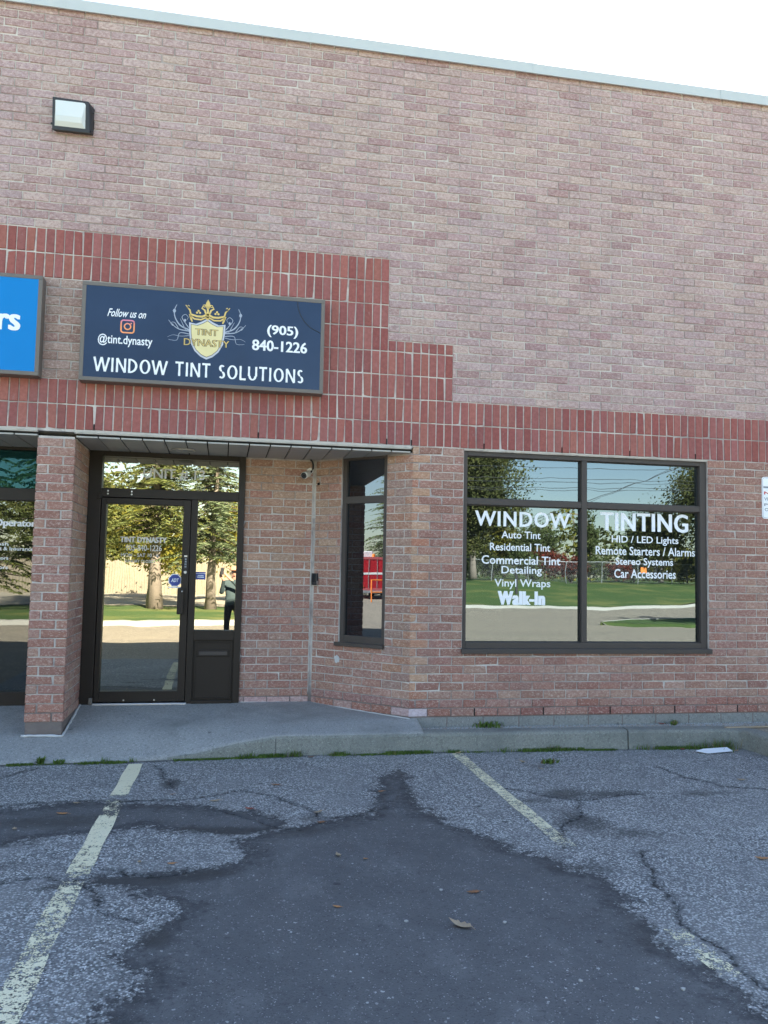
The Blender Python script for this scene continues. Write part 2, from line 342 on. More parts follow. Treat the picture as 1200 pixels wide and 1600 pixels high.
def foliage(name, a, b, c3, sc=1.2, trans=.35):
    t = NT(name); p = t.pos(); n1 = t.noise(p, sc, 3, .6); n2 = t.noise(p, sc*9, 2, .6)
    c = t.mix(t.ramp(n1, .3, .7), a, b); c = t.mix(t.ramp(n2, .5, .75, 0, .6), c, c3)
    d = t.n('ShaderNodeBsdfDiffuse'); t.set(d.inputs[0], c); tl = t.n('ShaderNodeBsdfTranslucent'); t.set(tl.inputs[0], c)
    mx = t.n('ShaderNodeMixShader'); mx.inputs[0].default_value = trans; t.set(mx.inputs[1], d.outputs[0]); t.set(mx.inputs[2], tl.outputs[0])
    return t.done(mx.outputs[0])
M['spruce'] = foliage('spruce_needles', (.13, .16, .06), (.21, .22, .07), (.34, .28, .07), .7, .35)
M['bluespruce'] = foliage('blue_spruce_needles', (.15, .19, .11), (.23, .27, .14), (.33, .33, .15), .8, .35)
M['maple'] = foliage('maple_leaves', (.070, .085, .030), (.13, .13, .045), (.22, .17, .06), .5)
M['yellow'] = foliage('autumn_yellow_leaves', (.20, .20, .035), (.30, .26, .05), (.42, .28, .05), .8)
M['shrub'] = foliage('shrub_leaves', (.075, .10, .04), (.13, .15, .055), (.20, .19, .07), 1.0)
M['redshrub'] = foliage('red_shrub_leaves', (.17, .04, .03), (.26, .06, .045), (.12, .10, .04), 1.0)
M['weed'] = foliage('weed_leaves', (.09, .155, .04), (.15, .23, .06), (.24, .24, .09), 12)
M['drytuft'] = foliage('dry_grass', (.22, .18, .10), (.30, .24, .13), (.14, .12, .06), 12)
M['bark'] = plain('bark', (.23, .185, .15), .95, 0, .45, 18, .6)
def grassmat():
    t = NT('lawn_grass'); p = t.pos(); n1 = t.noise(p, .35, 5, .6); n2 = t.noise(p, 14, 5, .7)
    c = t.mix(n2, (.04, .075, .022), (.095, .145, .042)); c = t.mix(t.ramp(n1, .45, .70, 0, .55), c, (.24, .22, .07))
    return t.done(t.principled(c, .9, 0, t.bump(n2, .6, .03), .2))
M['grass'] = grassmat()
M['dirt'] = plain('dry_dirt', (.42, .36, .27), .95, 0, .3, 12, .4)
M['fencewood'] = plain('weathered_fence_wood', (.27, .225, .165), .9, 0, .6, 9, .3)
M['galv'] = plain('galvanised_steel', (.40, .41, .42), .45, .6)
M['wire'] = plain('wire_black', (.02, .02, .02), .6)
M['truckred'] = plain('truck_red_paint', (.42, .012, .02), .35, 0, .1, 4)
M['orange'] = plain('orange_paint', (.85, .22, .03), .5)
M['tyre'] = plain('tyre_rubber', (.02, .02, .02), .9)
M['winddark'] = plain('dark_windscreen', (.02, .025, .03), .1)
M['skin'] = plain('skin', (.52, .31, .22), .55); M['jacket'] = plain('dark_teal_jacket', (.05, .075, .078), .8, 0, .4, 14, .3)
M['trousers'] = plain('black_trousers', (.02, .02, .023), .85); M['shoe'] = plain('shoe_leather', (.03, .025, .02), .5); M['cap'] = plain('tan_cap', (.55, .30, .18), .8)
M['wood'] = plain('weathered_lath', (.34, .27, .19), .9, 0, .35, 25, .3)
M['paper'] = plain('white_paper', (.78, .80, .82), .7, 0, .05)
M['stone'] = plain('pebble_stone', (.36, .36, .35), .85, 0, .3, 40, .4)
def leafmat(name, a, b):
    t = NT(name); p = t.pos(); n = t.noise(p, 55, 4, .65); c = t.mix(n, a, b); c = t.mix(t.ramp(t.noise(p, 140, 3), .58, .7, 0, .6), c, (.10, .06, .03))
    return t.done(t.principled(c, .75, 0, t.bump(n, .4, .004), .3))
M['leaf_tan'] = leafmat('dry_leaf_tan', (.34, .24, .14), (.50, .40, .28)); M['leaf_brown'] = leafmat('dry_leaf_brown', (.20, .09, .045), (.36, .19, .10))
M['leaf_red'] = leafmat('dry_leaf_red', (.28, .06, .05), (.40, .13, .09)); M['leaf_orange'] = leafmat('dry_leaf_orange', (.42, .18, .06), (.55, .30, .14))
M['gravel'] = asphalt('gravel_mix', False)
# ------------------------------------------------------------------ building
G = -0.275                       # asphalt level; z = 0 is the underside of the first brick course
BZ, CZ, BP = 32*.083333, .083333, .2406     # underside of the soldier band, course height, brick pitch
SP, SR = .0840, .2358            # soldier pitch and row height
SZ = BZ+2*SR; TZ = BZ+8*SR; CU = (TZ-SZ)/17
YD = 0.88                        # depth of the entrance recess
XL, XR = -6.2, 6.6               # the stretch of facade laid brick by brick
bld = empty('commercial_building', (0, 0, 0), 'brick commercial unit with stepped red soldier courses and recessed glass entrance', 'building')
JR = .008                        # joint recess
w = MB()
w.box(XL, XR, JR, .30, BZ-.02, 6.70)                                   # upper wall
w.box(.27+JR, .80, JR, .30, -.30, BZ-.02); w.box(3.50, XR, JR, .30, -.30, BZ-.02); w.box(.80, 3.50, JR, .30, -.30, .645)
w.box(-3.26+JR, -2.93-JR, JR, YD+.2, -.30, 2.60)                       # pillar
w.box(-1.35, -.60, YD+JR, YD+.25, -.30, 2.60)                          # nook wall
th = -math.pi/4; cdx = Vector((math.cos(th), math.sin(th), 0)); cny = Vector((-math.sin(th), math.cos(th), 0)); CO = Vector((-.61, YD, 0)); CL = YD*math.sqrt(2)
def cpt(u, d, z): v = CO+cdx*u+cny*d; return (v.x, v.y, z)
def cbox(mb, u0, u1, d0, d1, z0, z1):
    p = [cpt(u, d, z) for z in (z0, z1) for u, d in ((u0, d0), (u1, d0), (u1, d1), (u0, d1))]
    return mb.add(p, [(0,3,2,1),(4,5,6,7),(0,1,5,4),(1,2,6,5),(2,3,7,6),(3,0,4,7)])
NU0, NU1 = CL-.885, CL-.31       # narrow window along the splayed wall
cbox(w, -.02, NU0, JR, .2, -.30, 2.60); cbox(w, NU1, CL-.004, JR, .2, -.30, 2.60); cbox(w, NU0, NU1, JR, .2, -.30, .665)
wall = w.build('wall', M['mortar'], bld, origin=(0, 0, 0))
# parts of the building the photograph does not show brick by brick
b = MB(); b.box(-13, XL, .0, 12, -.30, 6.70); b.box(XR, 15, .0, 12, -.30, 6.70); b.box(XL, XR, 11.7, 12, -.30, 6.70)
b.build('side_wall', M['block'], bld)
b = MB(); b.box(-13, 15, .31, 12, 6.45, 6.68); b.build('roof', M['block'], bld)
b = MB(); b.box(XL, XR, 3.2, 3.3, -.2, 3.0); b.box(XL, XR, .31, 3.3, 2.62, 2.66+.3); b.box(XL, XR, YD+.02, 3.2, -.05, .02)
b.box(-3.15, -3.05, YD+.2, 3.2, 0, 2.62)
b.build('interior', M['interior'], bld)

bricks = []      # (kind, origin, angle, u, z, w, h, colour rgba)
LOW = [(.36, .192, .145), (.39, .212, .16), (.33, .168, .127), (.38, .232, .178), (.41, .252, .192), (.32, .168, .132), (.37, .197, .157)]
UP = [(.46, .325, .315), (.485, .36, .335), (.44, .31, .305), (.50, .375, .335), (.40, .265, .26), (.465, .335, .33), (.47, .345, .345)]
WARM = [(.43, .265, .18), (.46, .29, .20), (.40, .235, .16), (.47, .315, .22), (.42, .225, .165)]
SOLD = [(.345, .122, .104), (.37, .140, .120), (.32, .108, .094), (.355, .140, .126), (.385, .150, .122), (.315, .116, .106)]
def jit(c, k=.05): f = 1+random.uniform(-k, k)*1.3; return tuple(max(.02, x*f*(1+random.uniform(-k, k)*.4)) for x in c)
def put(kind, O, a, u, z, w, h, pal, pale=(0, .6), col=None):
    if w < .018 or h < .018: return
    bricks.append((kind, Vector(O), a, u, z, w, h, (*(col or jit(random.choice(pal))), random.uniform(*pale))))
def subtract(iv, cuts):
    for a, b2 in cuts:
        out = []
        for x0, x1 in iv:
            if b2 <= x0 or a >= x1: out.append((x0, x1)); continue
            if a > x0: out.append((x0, a))
            if b2 < x1: out.append((b2, x1))
        iv = out
    return iv
def row(O, a, iv, z0, c, k, pal, pale, phase, joint=.010, colf=None):
    for x0, x1 in iv:
        j = phase+(k % 2)*BP/2; n = math.floor((x0-j)/BP); x = j+n*BP
        while x < x1:
            l, r = max(x+joint/2, x0), min(x+BP-joint/2, x1)
            if r-l > .018:
                zz = z0+k*c+joint/2; col = colf(l, r, k) if colf else None
                put('brick', O, a, (l+r)/2, zz+(c-joint)/2, r-l, c-joint, pal, pale, col)
            x += BP
ZO = (0, 0, 0)
def front_col(l, r, k):          # orange special bricks where the splayed wall meets the front, efflorescence at the foot
    if l < .30 and k > 1: return jit(random.choice([(.46, .25, .16), (.50, .30, .19), (.43, .205, .13), (.50, .33, .22)]))
    if k == 0 and l < .40: return (.62, .54, .58) if l < .3 else (.42, .19, .15)
    if k <= 1: return jit(random.choice([(.33, .15, .115), (.30, .13, .105), (.36, .20, .16)]))
    return None
for k in range(32):
    cut = [(.795, 3.505)] if .66 < (k+.6)*CZ else []
    row(ZO, 0, subtract([(.27, XR)], cut), 0, CZ, k, LOW, (0, .55), 2.38, colf=front_col)
nU = int((6.70-SZ)/CU)+1
for k in range(nU):
    z = SZ+k*CU; cuts = []
    if z < BZ+4*SR+.10: cuts.append((XL, 8*SP))
    elif z < TZ-.01: cuts.append((XL, 0))
    hh = min(CU, 6.69-z)
    if hh > .03: row(ZO, 0, subtract([(XL, XR)], cuts), SZ, CU, k, UP, (.2, .9), .11)
c9 = 4*SR/11                      # stretchers between the two sign cabinets
for k in range(11): row(ZO, 0, [(XL, -8*SP)], BZ+2*SR, c9, k, [(.39, .265, .215), (.42, .30, .245), (.36, .23, .19)], (.2, .8), -3.155+.03)
def soldiers(x0, x1, z, h):
    n0 = math.ceil((x0-1e-4)/SP)
    for n in range(n0, int(math.floor((x1+1e-4)/SP))):
        put('soldier', ZO, 0, (n+.5)*SP+random.uniform(-.0016, .0016), z+h/2+random.uniform(-.0015, .0015), SP-.0105+random.uniform(-.0025, .0012), h-.0105+random.uniform(-.003, .001), SOLD, (0, 1))
nl, nr = math.ceil(XL/SP)*SP, math.floor(XR/SP)*SP
for r_ in (0, 1): soldiers(nl, nr, BZ+r_*SR, SR)
for r_ in (2, 3): soldiers(-8*SP, 8*SP, BZ+r_*SR, SR)
soldiers(0, 8*SP, BZ+4*SR, SZ+7*CU-(BZ+4*SR))
for r_ in (4, 5): soldiers(-8*SP, 0, BZ+r_*SR, SR)
for r_ in (6, 7): soldiers(nl, 0, BZ+r_*SR, SR)
# pillar front and its side in the recess, wide joints
for k in range(31):
    z = k*CZ+CZ/2; h = CZ-.010; base = [(.37, .165, .12), (.40, .20, .15)] if k < 3 else LOW
    long_, short = .222, .092
    if k % 2: put('brick', ZO, 0, -3.26+short/2, z, short, h, base); put('brick', ZO, 0, -2.93-long_/2, z, long_, h, base)
    else: put('brick', ZO, 0, -3.26+long_/2, z, long_, h, base); put('brick', ZO, 0, -2.93-short/2, z, short, h, base)
for k in range(31): row((-2.93, 0, 0), math.pi/2, [(.004, YD-.01)], 0, CZ, k, WARM if k > 12 else LOW, (.1, .7), .045)
for k in range(31): row((-3.26, YD, 0), -math.pi/2, [(.01, YD-.004)], 0, CZ, k, LOW, (.1, .7), .02)
def nook_col(l, r, k): return jit((.50, .345, .33)) if k == 0 else None
for k in range(31): row((0, YD, 0), 0, [(-1.35, -.628)], 0, CZ, k, WARM if k > 14 else LOW[:5], (.0, .55), -1.30, colf=nook_col)
def ch_col(l, r, k):
    if k == 0: return jit(random.choice([(.34, .16, .12), (.48, .36, .35), (.42, .26, .23)]))
    if k == 1: return jit((.34, .19, .165))
    if r > CL-.1: return jit(random.choice([(.40, .25, .185), (.36, .24, .19), (.42, .23, .15)]))
    if k == 9 and r > CL-.30 and l > NU1-.02: return (.42, .40, .42)
    return None
for k in range(31):
    cut = [(NU0-.004, NU1+.004)] if k*CZ+CZ*.5 > .665 else []
    row(CO, th, subtract([(.018, CL-.002)], cut), 0, CZ, k, WARM if k > 18 else [(.41, .235, .175), (.43, .25, .19), (.38, .21, .16)], (.0, .55), .07, colf=ch_col)

def brick_geo(wd, h, rnd, d=.055, ch=.0045):
    x, z = wd/2, h/2; J = lambda s=.0012: rnd.uniform(-s, s); c = ch*rnd.uniform(.7, 1.3); p = rnd.uniform(-.0018, .0018)
    A = [(-x+c+J(), p+J(.0006), -z+c+J()), (x-c+J(), p+J(.0006), -z+c+J()), (x-c+J(), p+J(.0006), z-c+J()), (-x+c+J(), p+J(.0006), z-c+J())]
    B = [(-x+J(), c, -z+J()), (x+J(), c, -z+J()), (x+J(), c, z+J()), (-x+J(), c, z+J())]
    if rnd.random() < .16:                      # a chipped corner
        i = rnd.randrange(4); k = rnd.uniform(.008, .018); sx_, sz_ = ((1, 1), (-1, 1), (-1, -1), (1, -1))[i]; A[i] = (A[i][0]+sx_*k, A[i][1]+.001, A[i][2]+sz_*k*.8); B[i] = (B[i][0]+sx_*k*.5, B[i][1]+.004, B[i][2]+sz_*k*.4)
    D = [(-x, d, -z), (x, d, -z), (x, d, z), (-x, d, z)]
    F = [(0, 1, 2, 3)]+[(4+i, 4+(i+1) % 4, (i+1) % 4, i) for i in range(4)]+[(8+i, 8+(i+1) % 4, 4+(i+1) % 4, 4+i) for i in range(4)]
    return A+B+D, F
def set_col(me, cols):
    ca = me.color_attributes.new('col', 'FLOAT_COLOR', 'POINT'); ca.data.foreach_set('color', np.array(cols, dtype=np.float32).ravel())
def screen_area(bk):
    kind, O, a, u, z, wd, h, col = bk
    dx = Vector((math.cos(a), math.sin(a), 0)); P = []
    for su, sz in ((-1, -1), (1, -1), (1, 1), (-1, 1)):
        q = O+dx*(u+su*wd/2)+Vector((0, 0, z+sz*h/2))-CAM_LOC; dd = q.dot(CAM_F)
        P.append((q.dot(CAM_R)/dd*FPX, q.dot(CAM_U)/dd*FPX))
    cx = sum(p[0] for p in P)/4; cy = sum(p[1] for p in P)/4
    if abs(cx) > 612 or abs(cy) > 812: return 0
    nrm = Vector((math.sin(a), -math.cos(a), 0))
    if nrm.dot(CAM_LOC-(O+dx*u)) <= 0: return 0
    return .5*abs(sum(P[i][0]*P[(i+1) % 4][1]-P[(i+1) % 4][0]*P[i][1] for i in range(4)))
rb = random.Random(5); POOL = {}
for kind, nm, mat, stuffname in (('brick', 'brick', M['brick'], 'brick_courses'), ('soldier', 'soldier_brick', M['soldier'], 'soldier_courses')):
    L = sorted([bk for bk in bricks if bk[0] == kind], key=screen_area, reverse=True)
    for bk in L[:300]:
        _, O, a, u, z, wd, h, col = bk
        key = (kind, round(wd, 3), round(h, 3), tuple(round(c*14) for c in col))
        if key not in POOL:
            V, F = brick_geo(wd, h, rb); me = bpy.data.meshes.new(nm); me.from_pydata(V, [], F); me.materials.append(mat); set_col(me, [col]*12); POOL[key] = me
        o = bpy.data.objects.new(nm, POOL[key]); COL.objects.link(o); o.parent = wall
        o.location = O+Vector((math.cos(a), math.sin(a), 0))*u+Vector((0, 0, z)); o.rotation_euler = (0, 0, a)
    V, F, Cc = [], [], []
    for bk in L[300:]:
        _, O, a, u, z, wd, h, col = bk; v, f = brick_geo(wd, h, rb); n = len(V); ca, sa = math.cos(a), math.sin(a); dx = O+Vector((ca, sa, 0))*u
        V += [(dx.x+x*ca-y*sa, dx.y+x*sa+y*ca, z+zz) for x, y, zz in v]; F += [tuple(i+n for i in ff) for ff in f]; Cc += [col]*12
    me = bpy.data.meshes.new(stuffname); me.from_pydata(V, [], F); me.materials.append(mat); set_col(me, Cc)
    o = bpy.data.objects.new(stuffname, me); COL.objects.link(o); o.parent = wall; tag(o, kind='stuff')
# weep slots in the joints
for n in (-33, -15, 0, 3, 12, 22, 31, 40):
    MB().box(n*SP-.0055, n*SP+.0055, .0015, .02, BZ+.003, BZ+.06).build('weep_slot', M['darkhole'], wall)
for k in range(-2, 5):
    x = 2.38+k*3*BP; MB().box(x-.006, x+.006, .001, .02, .006, .078).build('weep_slot', M['darkhole'], wall)
# foundation blocks
x = .285; nb_ = 0
while x < XR:
    l = min(x+.372, XR); MB().box(x+.004, l-.004, .006, .05, -.30, -.006).build('foundation_block', M['block'], bld, bevel=.004); x = l
MB().box(.285, XR, .014, .06, -.30, -.001).build('foundation_joint', M['mortar'], bld)
MB().box(-3.25, -2.945, .012, .3, -.30, -.004).build('foundation_block', M['block'], bld, bevel=.006)
# parapet coping: folded metal sections with lapped seams
seams = [-8.1, -5.6, -3.206, -.855, 1.501, 3.689, 6.1, 8.6]
for i, (a, b2) in enumerate(zip(seams, seams[1:])):
    d = .002*(i % 2); c = MB()
    c.prism([(a, 6.692), (b2+.03*(i % 2), 6.692), (b2+.03*(i % 2), 6.796+d), (a, 6.796+d)], -.035-d, -.028-d)
    c.box(a, b2+.03*(i % 2), -.028-d, .36, 6.786+d, 6.796+d); c.box(a, b2, -.043-d, -.028-d, 6.684, 6.6915); c.box(b2-.012, b2+.004, -.0385-d, -.0352-d, 6.694, 6.797)
    c.build('coping_section', M['coping'], bld)
# soffit of the entrance recess and of the neighbour's
def soffit(x0, x1, cut=False):
    n = round((x1-x0)/.2); p = (x1-x0)/n
    s = MB().box(x0, x1, .02, YD+.12, 2.612, 2.625).build('soffit', M['darkhole'], bld)
    for i in range(n):
        a, b2 = x0+i*p+.006, x0+(i+1)*p-.006
        MB().box(a, b2, .0, YD+.1, 2.596, 2.6115).build('soffit_panel', M['soffit'], s, bevel=.003)
    MB().box(x0-.01, x1, -.018, .004, 2.640, 2.664).box(x0-.01, x1, -.018, .03, 2.630, 2.6395).build('soffit_trim', M['trim'], bld, bevel=.003)
    return s
sf = soffit(-2.93, .25); soffit(-6.13, -3.26)
MB().lathe((-1.98, .52, 2.596), (0, 0, -1), [(0, .12), (.012, .118), (.018, .10), (.006, .09), (.006, .02)], 28).build('soffit_light', M['soffit'], sf, smooth=True)
# sealant beads
rc = random.Random(3)
def bead(name, pts, r, mat=M['caulk'], n=7, wob=.25):
    P, rr = [], []
    for a, b2 in zip(pts, pts[1:]):
        a, b2 = Vector(a), Vector(b2); k = max(2, int((b2-a).length/.035))
        for i in range(k): P.append(a.lerp(b2, i/k)+Vector((rc.uniform(-1, 1), rc.uniform(-1, 1), rc.uniform(-1, 1)))*r*.25); rr.append(r*rc.uniform(1-wob, 1+wob))
    P.append(Vector(pts[-1])); rr.append(r); return MB().tube(P, rr, n).build(name, mat, bld, smooth=True)
# ---- entrance door
door = empty('entrance_door', (-2.1, YD, .02), parent=bld); tag(door, 'glass entrance door with bronze frame, sidelight and transom')
Y0, Y1 = YD-.035, YD+.10; YG = YD+.035
f = MB()
f.box(-2.93, -2.80, Y0, Y1, .0, 2.60); f.box(-1.417, -1.35, Y0, Y1, .0, 2.60); f.box(-2.80, -1.417, Y0, Y1, 2.545, 2.60)
f.box(-2.80, -1.417, Y0+.002, Y1, 2.122, 2.215); f.box(-1.895, -1.830, Y0+.001, Y1, .0, 2.122); f.box(-1.830, -1.417, Y0+.003, Y1, .668, .768); f.box(-1.830, -1.417, Y0+.003, Y1, 0, .05)
f.build('door_frame', M['bronze'], door, bevel=.004)
f = MB(); yl = Y0+.008
f.box(-2.795, -2.745, yl, Y1-.02, .045, 2.116); f.box(-1.975, -1.900, yl, Y1-.02, .045, 2.116); f.box(-2.745, -1.975, yl+.001, Y1-.02, 2.056, 2.116); f.box(-2.745, -1.975, yl+.001, Y1-.02, .045, .150)
f.build('door_leaf', M['bronze'], door, bevel=.004)
MB().box(-2.80, -1.417, YG, YG+.006, 2.21, 2.55).build('transom_pane', M['glass_door'], door)
MB().box(-2.75, -1.97, YG, YG+.006, .145, 2.06).build('door_pane', M['glass_door'], door)
MB().box(-1.835, -1.412, YG, YG+.006, .763, 2.127).build('sidelight_pane', M['glass_door'], door)
pn = MB().box(-1.830, -1.417, Y0+.03, Y0+.05, .05, .668).build('kick_panel', M['bronze'], door)
g_ = MB(); 
for a in ((-1.815, -1.80, .065, .652), (-1.447, -1.432, .065, .652), (-1.80, -1.447, .065, .078), (-1.80, -1.447, .639, .652)): g_.box(a[0], a[1], Y0+.018, Y0+.031, a[2], a[3])
g_.build('panel_moulding', M['bronze'], door, bevel=.003)
ms = MB().box(-1.785, -1.468, Y0+.016, Y0+.030, .498, .572).build('mail_slot', M['bronze'], door, bevel=.004)
MB().box(-1.770, -1.483, Y0+.008, Y0+.0155, .512, .552).build('mail_flap', M['bronze_grey'], door, bevel=.004)
MB().box(-1.835, -1.42, Y0-.01, Y0+.03, .0, .055).build('panel_sill', M['bronze'], door, bevel=.006)
h = MB().box(-2.005, -1.942, YD-.105, YD-.09, .935, 1.205); h.box(-1.965, -1.945, YD-.09, Y0+.01, .96, 1.18)
h.build('pull_handle', M['bronze'], door, bevel=.006)
MB().lathe((-1.958, YD-.107, 1.17), (0, -1, 0), [(0, .008), (.004, .008), (.006, .004)], 12).build('screw', M['steel'], door)
lk = MB().box(-1.952, -1.918, yl-.012, yl+.004, 1.395, 1.545).build('lock_body', M['black'], door, bevel=.004)
MB().box(-1.950, -1.920, yl-.016, yl-.0125, 1.525, 1.540).build('lock_plate', M['steel'], door)
for i in range(4):
    MB().box(-1.944, -1.926, yl-.015, yl-.0125, 1.415+i*.026, 1.431+i*.026).build('keypad_button', M['greytext'], door)
MB().lathe((-1.936, yl, 1.365), (0, -1, 0), [(0, .018), (.012, .017), (.015, .012)], 18).build('lock_cylinder', M['steel'], door, smooth=False)
for x in (-2.735, -2.50):
    for dz in (0, .03): MB().lathe((x, Y0+.002, 2.155+dz), (0, -1, 0), [(0, .009), (.004, .008)], 10).build('screw', M['steel'], door)
for x in (-2.50, -2.20): MB().lathe((x, yl, .062), (0, -1, 0), [(0, .009), (.004, .008)], 10).build('screw', M['steel'], door)
MB().box(-2.83, -2.79, Y0-.02, Y0+.02, 2.10, 2.16).build('door_pivot', M['bronze'], door, bevel=.005)
MB().box(-2.84, -2.80, Y0-.02, Y0+.02, .02, .09).build('door_pivot', M['signframe'], door, bevel=.008)
MB().box(-2.80, -1.88, Y0-.03, Y1, .0, .036).build('threshold', M['steel'], door, bevel=.006)
def oct_(cx, cz, r): return [(cx+r*math.cos(R(22.5+45*i)), cz+r*math.sin(R(22.5+45*i))) for i in range(8)]
yt = YG-.003
sk = MB().prism(oct_(-2.040, 1.280, .071), yt-.001, yt).build('alarm_sticker', M['white'], door)
MB().prism(oct_(-2.040, 1.280, .062), yt-.002, yt-.0012).build('sticker_print', M['stickerblue'], door)
text_mb('ADT', -2.080, -2.000, 1.262, 1.300, yt-.0026, bold=.03, shear=.25).build('sticker_lettering', M['white'], door)
MB().box(-2.105, -1.978, yt-.0008, yt, 1.20, 1.212).build('sticker_edge', M['white'], door)
MB().box(-1.828, -1.730, yt-.001, yt, 1.292, 1.372).build('alarm_sticker', M['stickerblue'], door)
MB().box(-1.828, -1.730, yt-.002, yt-.0012, 1.352, 1.357).box(-1.815, -1.745, yt-.002, yt-.0012, 1.312, 1.322).box(-1.81, -1.75, yt-.002, yt-.0012, 1.33, 1.338).build('sticker_print', M['white'], door)
M['etch'] = plain('silver_lettering', (.50, .50, .50), .35, .3, .15, 40)
text_mb('UNIT # 13', -2.400, -1.772, 2.325, 2.445, yt, bold=.012).build('unit_lettering', M['etch'], door)
text_bold('TINT DYNASTY', -2.605, -2.135, 1.664, 1.722, yt, w=.006).build('door_lettering', M['etch'], door)
for q in (('905-840-1226', -2.545, -2.185, 1.578, 1.640), ('MON - SAT 10 - 6', -2.590, -2.215, 1.515, 1.552), ('SUNDAY CLOSED', -2.55, -2.25, 1.455, 1.486)): text_mb(*q, yt, bold=.012).build('door_lettering', M['etch'], door)
# ---- main shop window
win = empty('shop_window', (2.15, 0, .645), parent=bld); tag(win, 'four-pane shop window with white vinyl lettering')
X0, X1, ZB, ZT = .800, 3.500, .660, 2.655; y0, y1, yg = .030, .125, .085
f = MB(); f.box(X0, X0+.045, y0, y1, ZB, ZT); f.box(X1-.075, X1, y0, y1, ZB, ZT); f.box(X0+.045, X1-.075, y0, y1, ZT-.055, ZT); f.box(X0+.045, X1-.075, y0, y1, ZB, ZB+.065)
f.box(2.080, 2.140, y0+.002, y1, ZB+.065, ZT-.055)
f.box(X0+.045, 2.080, y0+.004, y1, 2.106, 2.170); f.box(2.140, X1-.075, y0+.004, y1, 2.106, 2.170)
f.build('window_frame', M['bronze_grey'], win, bevel=.004)
MB().box(X0-.012, X1+.02, -.030, y0, ZB-.034, ZB+.004).box(X0-.012, X1+.02, -.034, -.028, ZB-.045, ZB-.001).build('window_sill', M['bronze_grey'], win, bevel=.003)
MB().box(X0, X1, .002, y0+.02, ZT+.001, BZ-.001).build('lintel', M['trim'], win)
for a, b2, c, d in ((X0+.04, 2.085, ZB+.06, 2.110), (2.135, X1-.07, ZB+.06, 2.110), (X0+.04, 2.085, 2.165, ZT-.05), (2.135, X1-.07, 2.165, ZT-.05)):
    MB().box(a, b2, yg, yg+.006, c, d).build('window_pane', M['glass_win'], win)
for a, b2, c, d in ((X0+.045, 2.080, ZB+.065, 2.106), (2.14, X1-.075, ZB+.065, 2.106), (X0+.045, 2.080, 2.170, ZT-.055), (2.14, X1-.075, 2.170, ZT-.055)):
    g_ = MB(); q = .008
    g_.box(a, a+q, yg-.012, yg-.001, c, d); g_.box(b2-q, b2, yg-.012, yg-.001, c, d); g_.box(a+q, b2-q, yg-.012, yg-.001, c, c+q); g_.box(a+q, b2-q, yg-.012, yg-.001, d-q, d)
    g_.build('glazing_gasket', M['black'], win)
yl2 = yg-.0015
text_bold('WINDOW', .945, 1.975, 1.895, 2.052, yl2, w=.006, spacing=1.12).build('lettering', M['white'], win)
text_bold('TINTING', 2.308, 3.318, 1.885, 2.080, yl2, w=.010, spacing=1.06).build('lettering', M['white'], win)
for s, a, b2, c, d, bo in (('Auto Tint', 1.229, 1.651, 1.775, 1.850, .012), ('Residential Tint', 1.107, 1.757, 1.648, 1.726, .012), ('Commercial Tint', 1.02, 1.869, 1.510, 1.598, .012), ('Detailing', 1.232, 1.667, 1.392, 1.492, .012),
        ('Vinyl Wraps', 1.158, 1.759, 1.258, 1.360, .012), ('HID / LED Lights', 2.439, 3.202, 1.740, 1.836, .012), ('Remote Starters / Alarms', 2.259, 3.395, 1.632, 1.722, .012),
        ('Stereo Systems', 2.482, 3.14, 1.506, 1.606, .014), ('Car Accessories', 2.467, 3.169, 1.392, 1.486, .014)):
    text_mb(s, a, b2, c, d, yl2, bold=bo).build('lettering', M['white'], win)
text_bold('Walk-In', 1.193, 1.704, 1.098, 1.238, yl2, w=.018, copies=3, bold=.02, spacing=1.12).build('lettering', M['white'], win)
# ---- narrow window in the splayed wall
nw = empty('narrow_window', (-.15, .42, .64), parent=bld); tag(nw, 'tall narrow window with dark glass in the splayed wall')
zb, zt = .672, 2.60
f = MB(); cbox(f, NU0, NU0+.05, .025, .11, zb, zt); cbox(f, NU1-.05, NU1, .025, .11, zb, zt); cbox(f, NU0+.05, NU1-.05, .026, .11, zt-.03, zt); cbox(f, NU0+.05, NU1-.05, .026, .11, zb, zb+.075); cbox(f, NU0+.05, NU1-.05, .028, .11, 2.115, 2.190)
f.build('window_frame', M['bronze_grey'], nw, bevel=.003)
s_ = MB(); cbox(s_, NU0-.03, NU1+.005, -.035, .025, zb-.035, zb+.004); s_.build('window_sill', M['bronze_grey'], nw, bevel=.003)
for c, d in ((zb+.07, 2.12), (2.185, zt-.025)):
    p_ = MB(); cbox(p_, NU0+.045, NU1-.045, .055, .061, c, d); p_.build('window_pane', M['glass_narrow'], nw)
p_ = MB(); cbox(p_, NU0+.02, NU1-.02, .16, .17, zb, zt); p_.build('blind', M['darkhole'], nw)
# ---- neighbour's glazing
nb = empty('neighbour_window', (-4.6, YD, .02), parent=bld); tag(nb, 'neighbouring unit glazing with bronze frame and white lettering')
f = MB(); f.box(-6.13, -3.26, Y0, Y1, .0, .155); f.box(-6.13, -3.26, Y0, Y1, 2.055, 2.180); f.box(-6.13, -3.26, Y0, Y1, 2.565, 2.60); f.box(-3.33, -3.26, Y0+.001, Y1, .155, 2.055); f.box(-3.33, -3.26, Y0+.001, Y1, 2.18, 2.565); f.box(-4.85, -4.78, Y0+.001, Y1, .155, 2.055); f.box(-4.85, -4.78, Y0+.001, Y1, 2.18, 2.565)
f.build('window_frame', M['bronze'], nb, bevel=.004)
MB().box(-6.13, -3.28, YG, YG+.006, .15, 2.06).build('window_pane', M['glass_nb'], nb); MB().box(-6.13, -3.28, YG, YG+.006, 2.175, 2.57).build('transom_pane', M['glass_nbt'], nb)
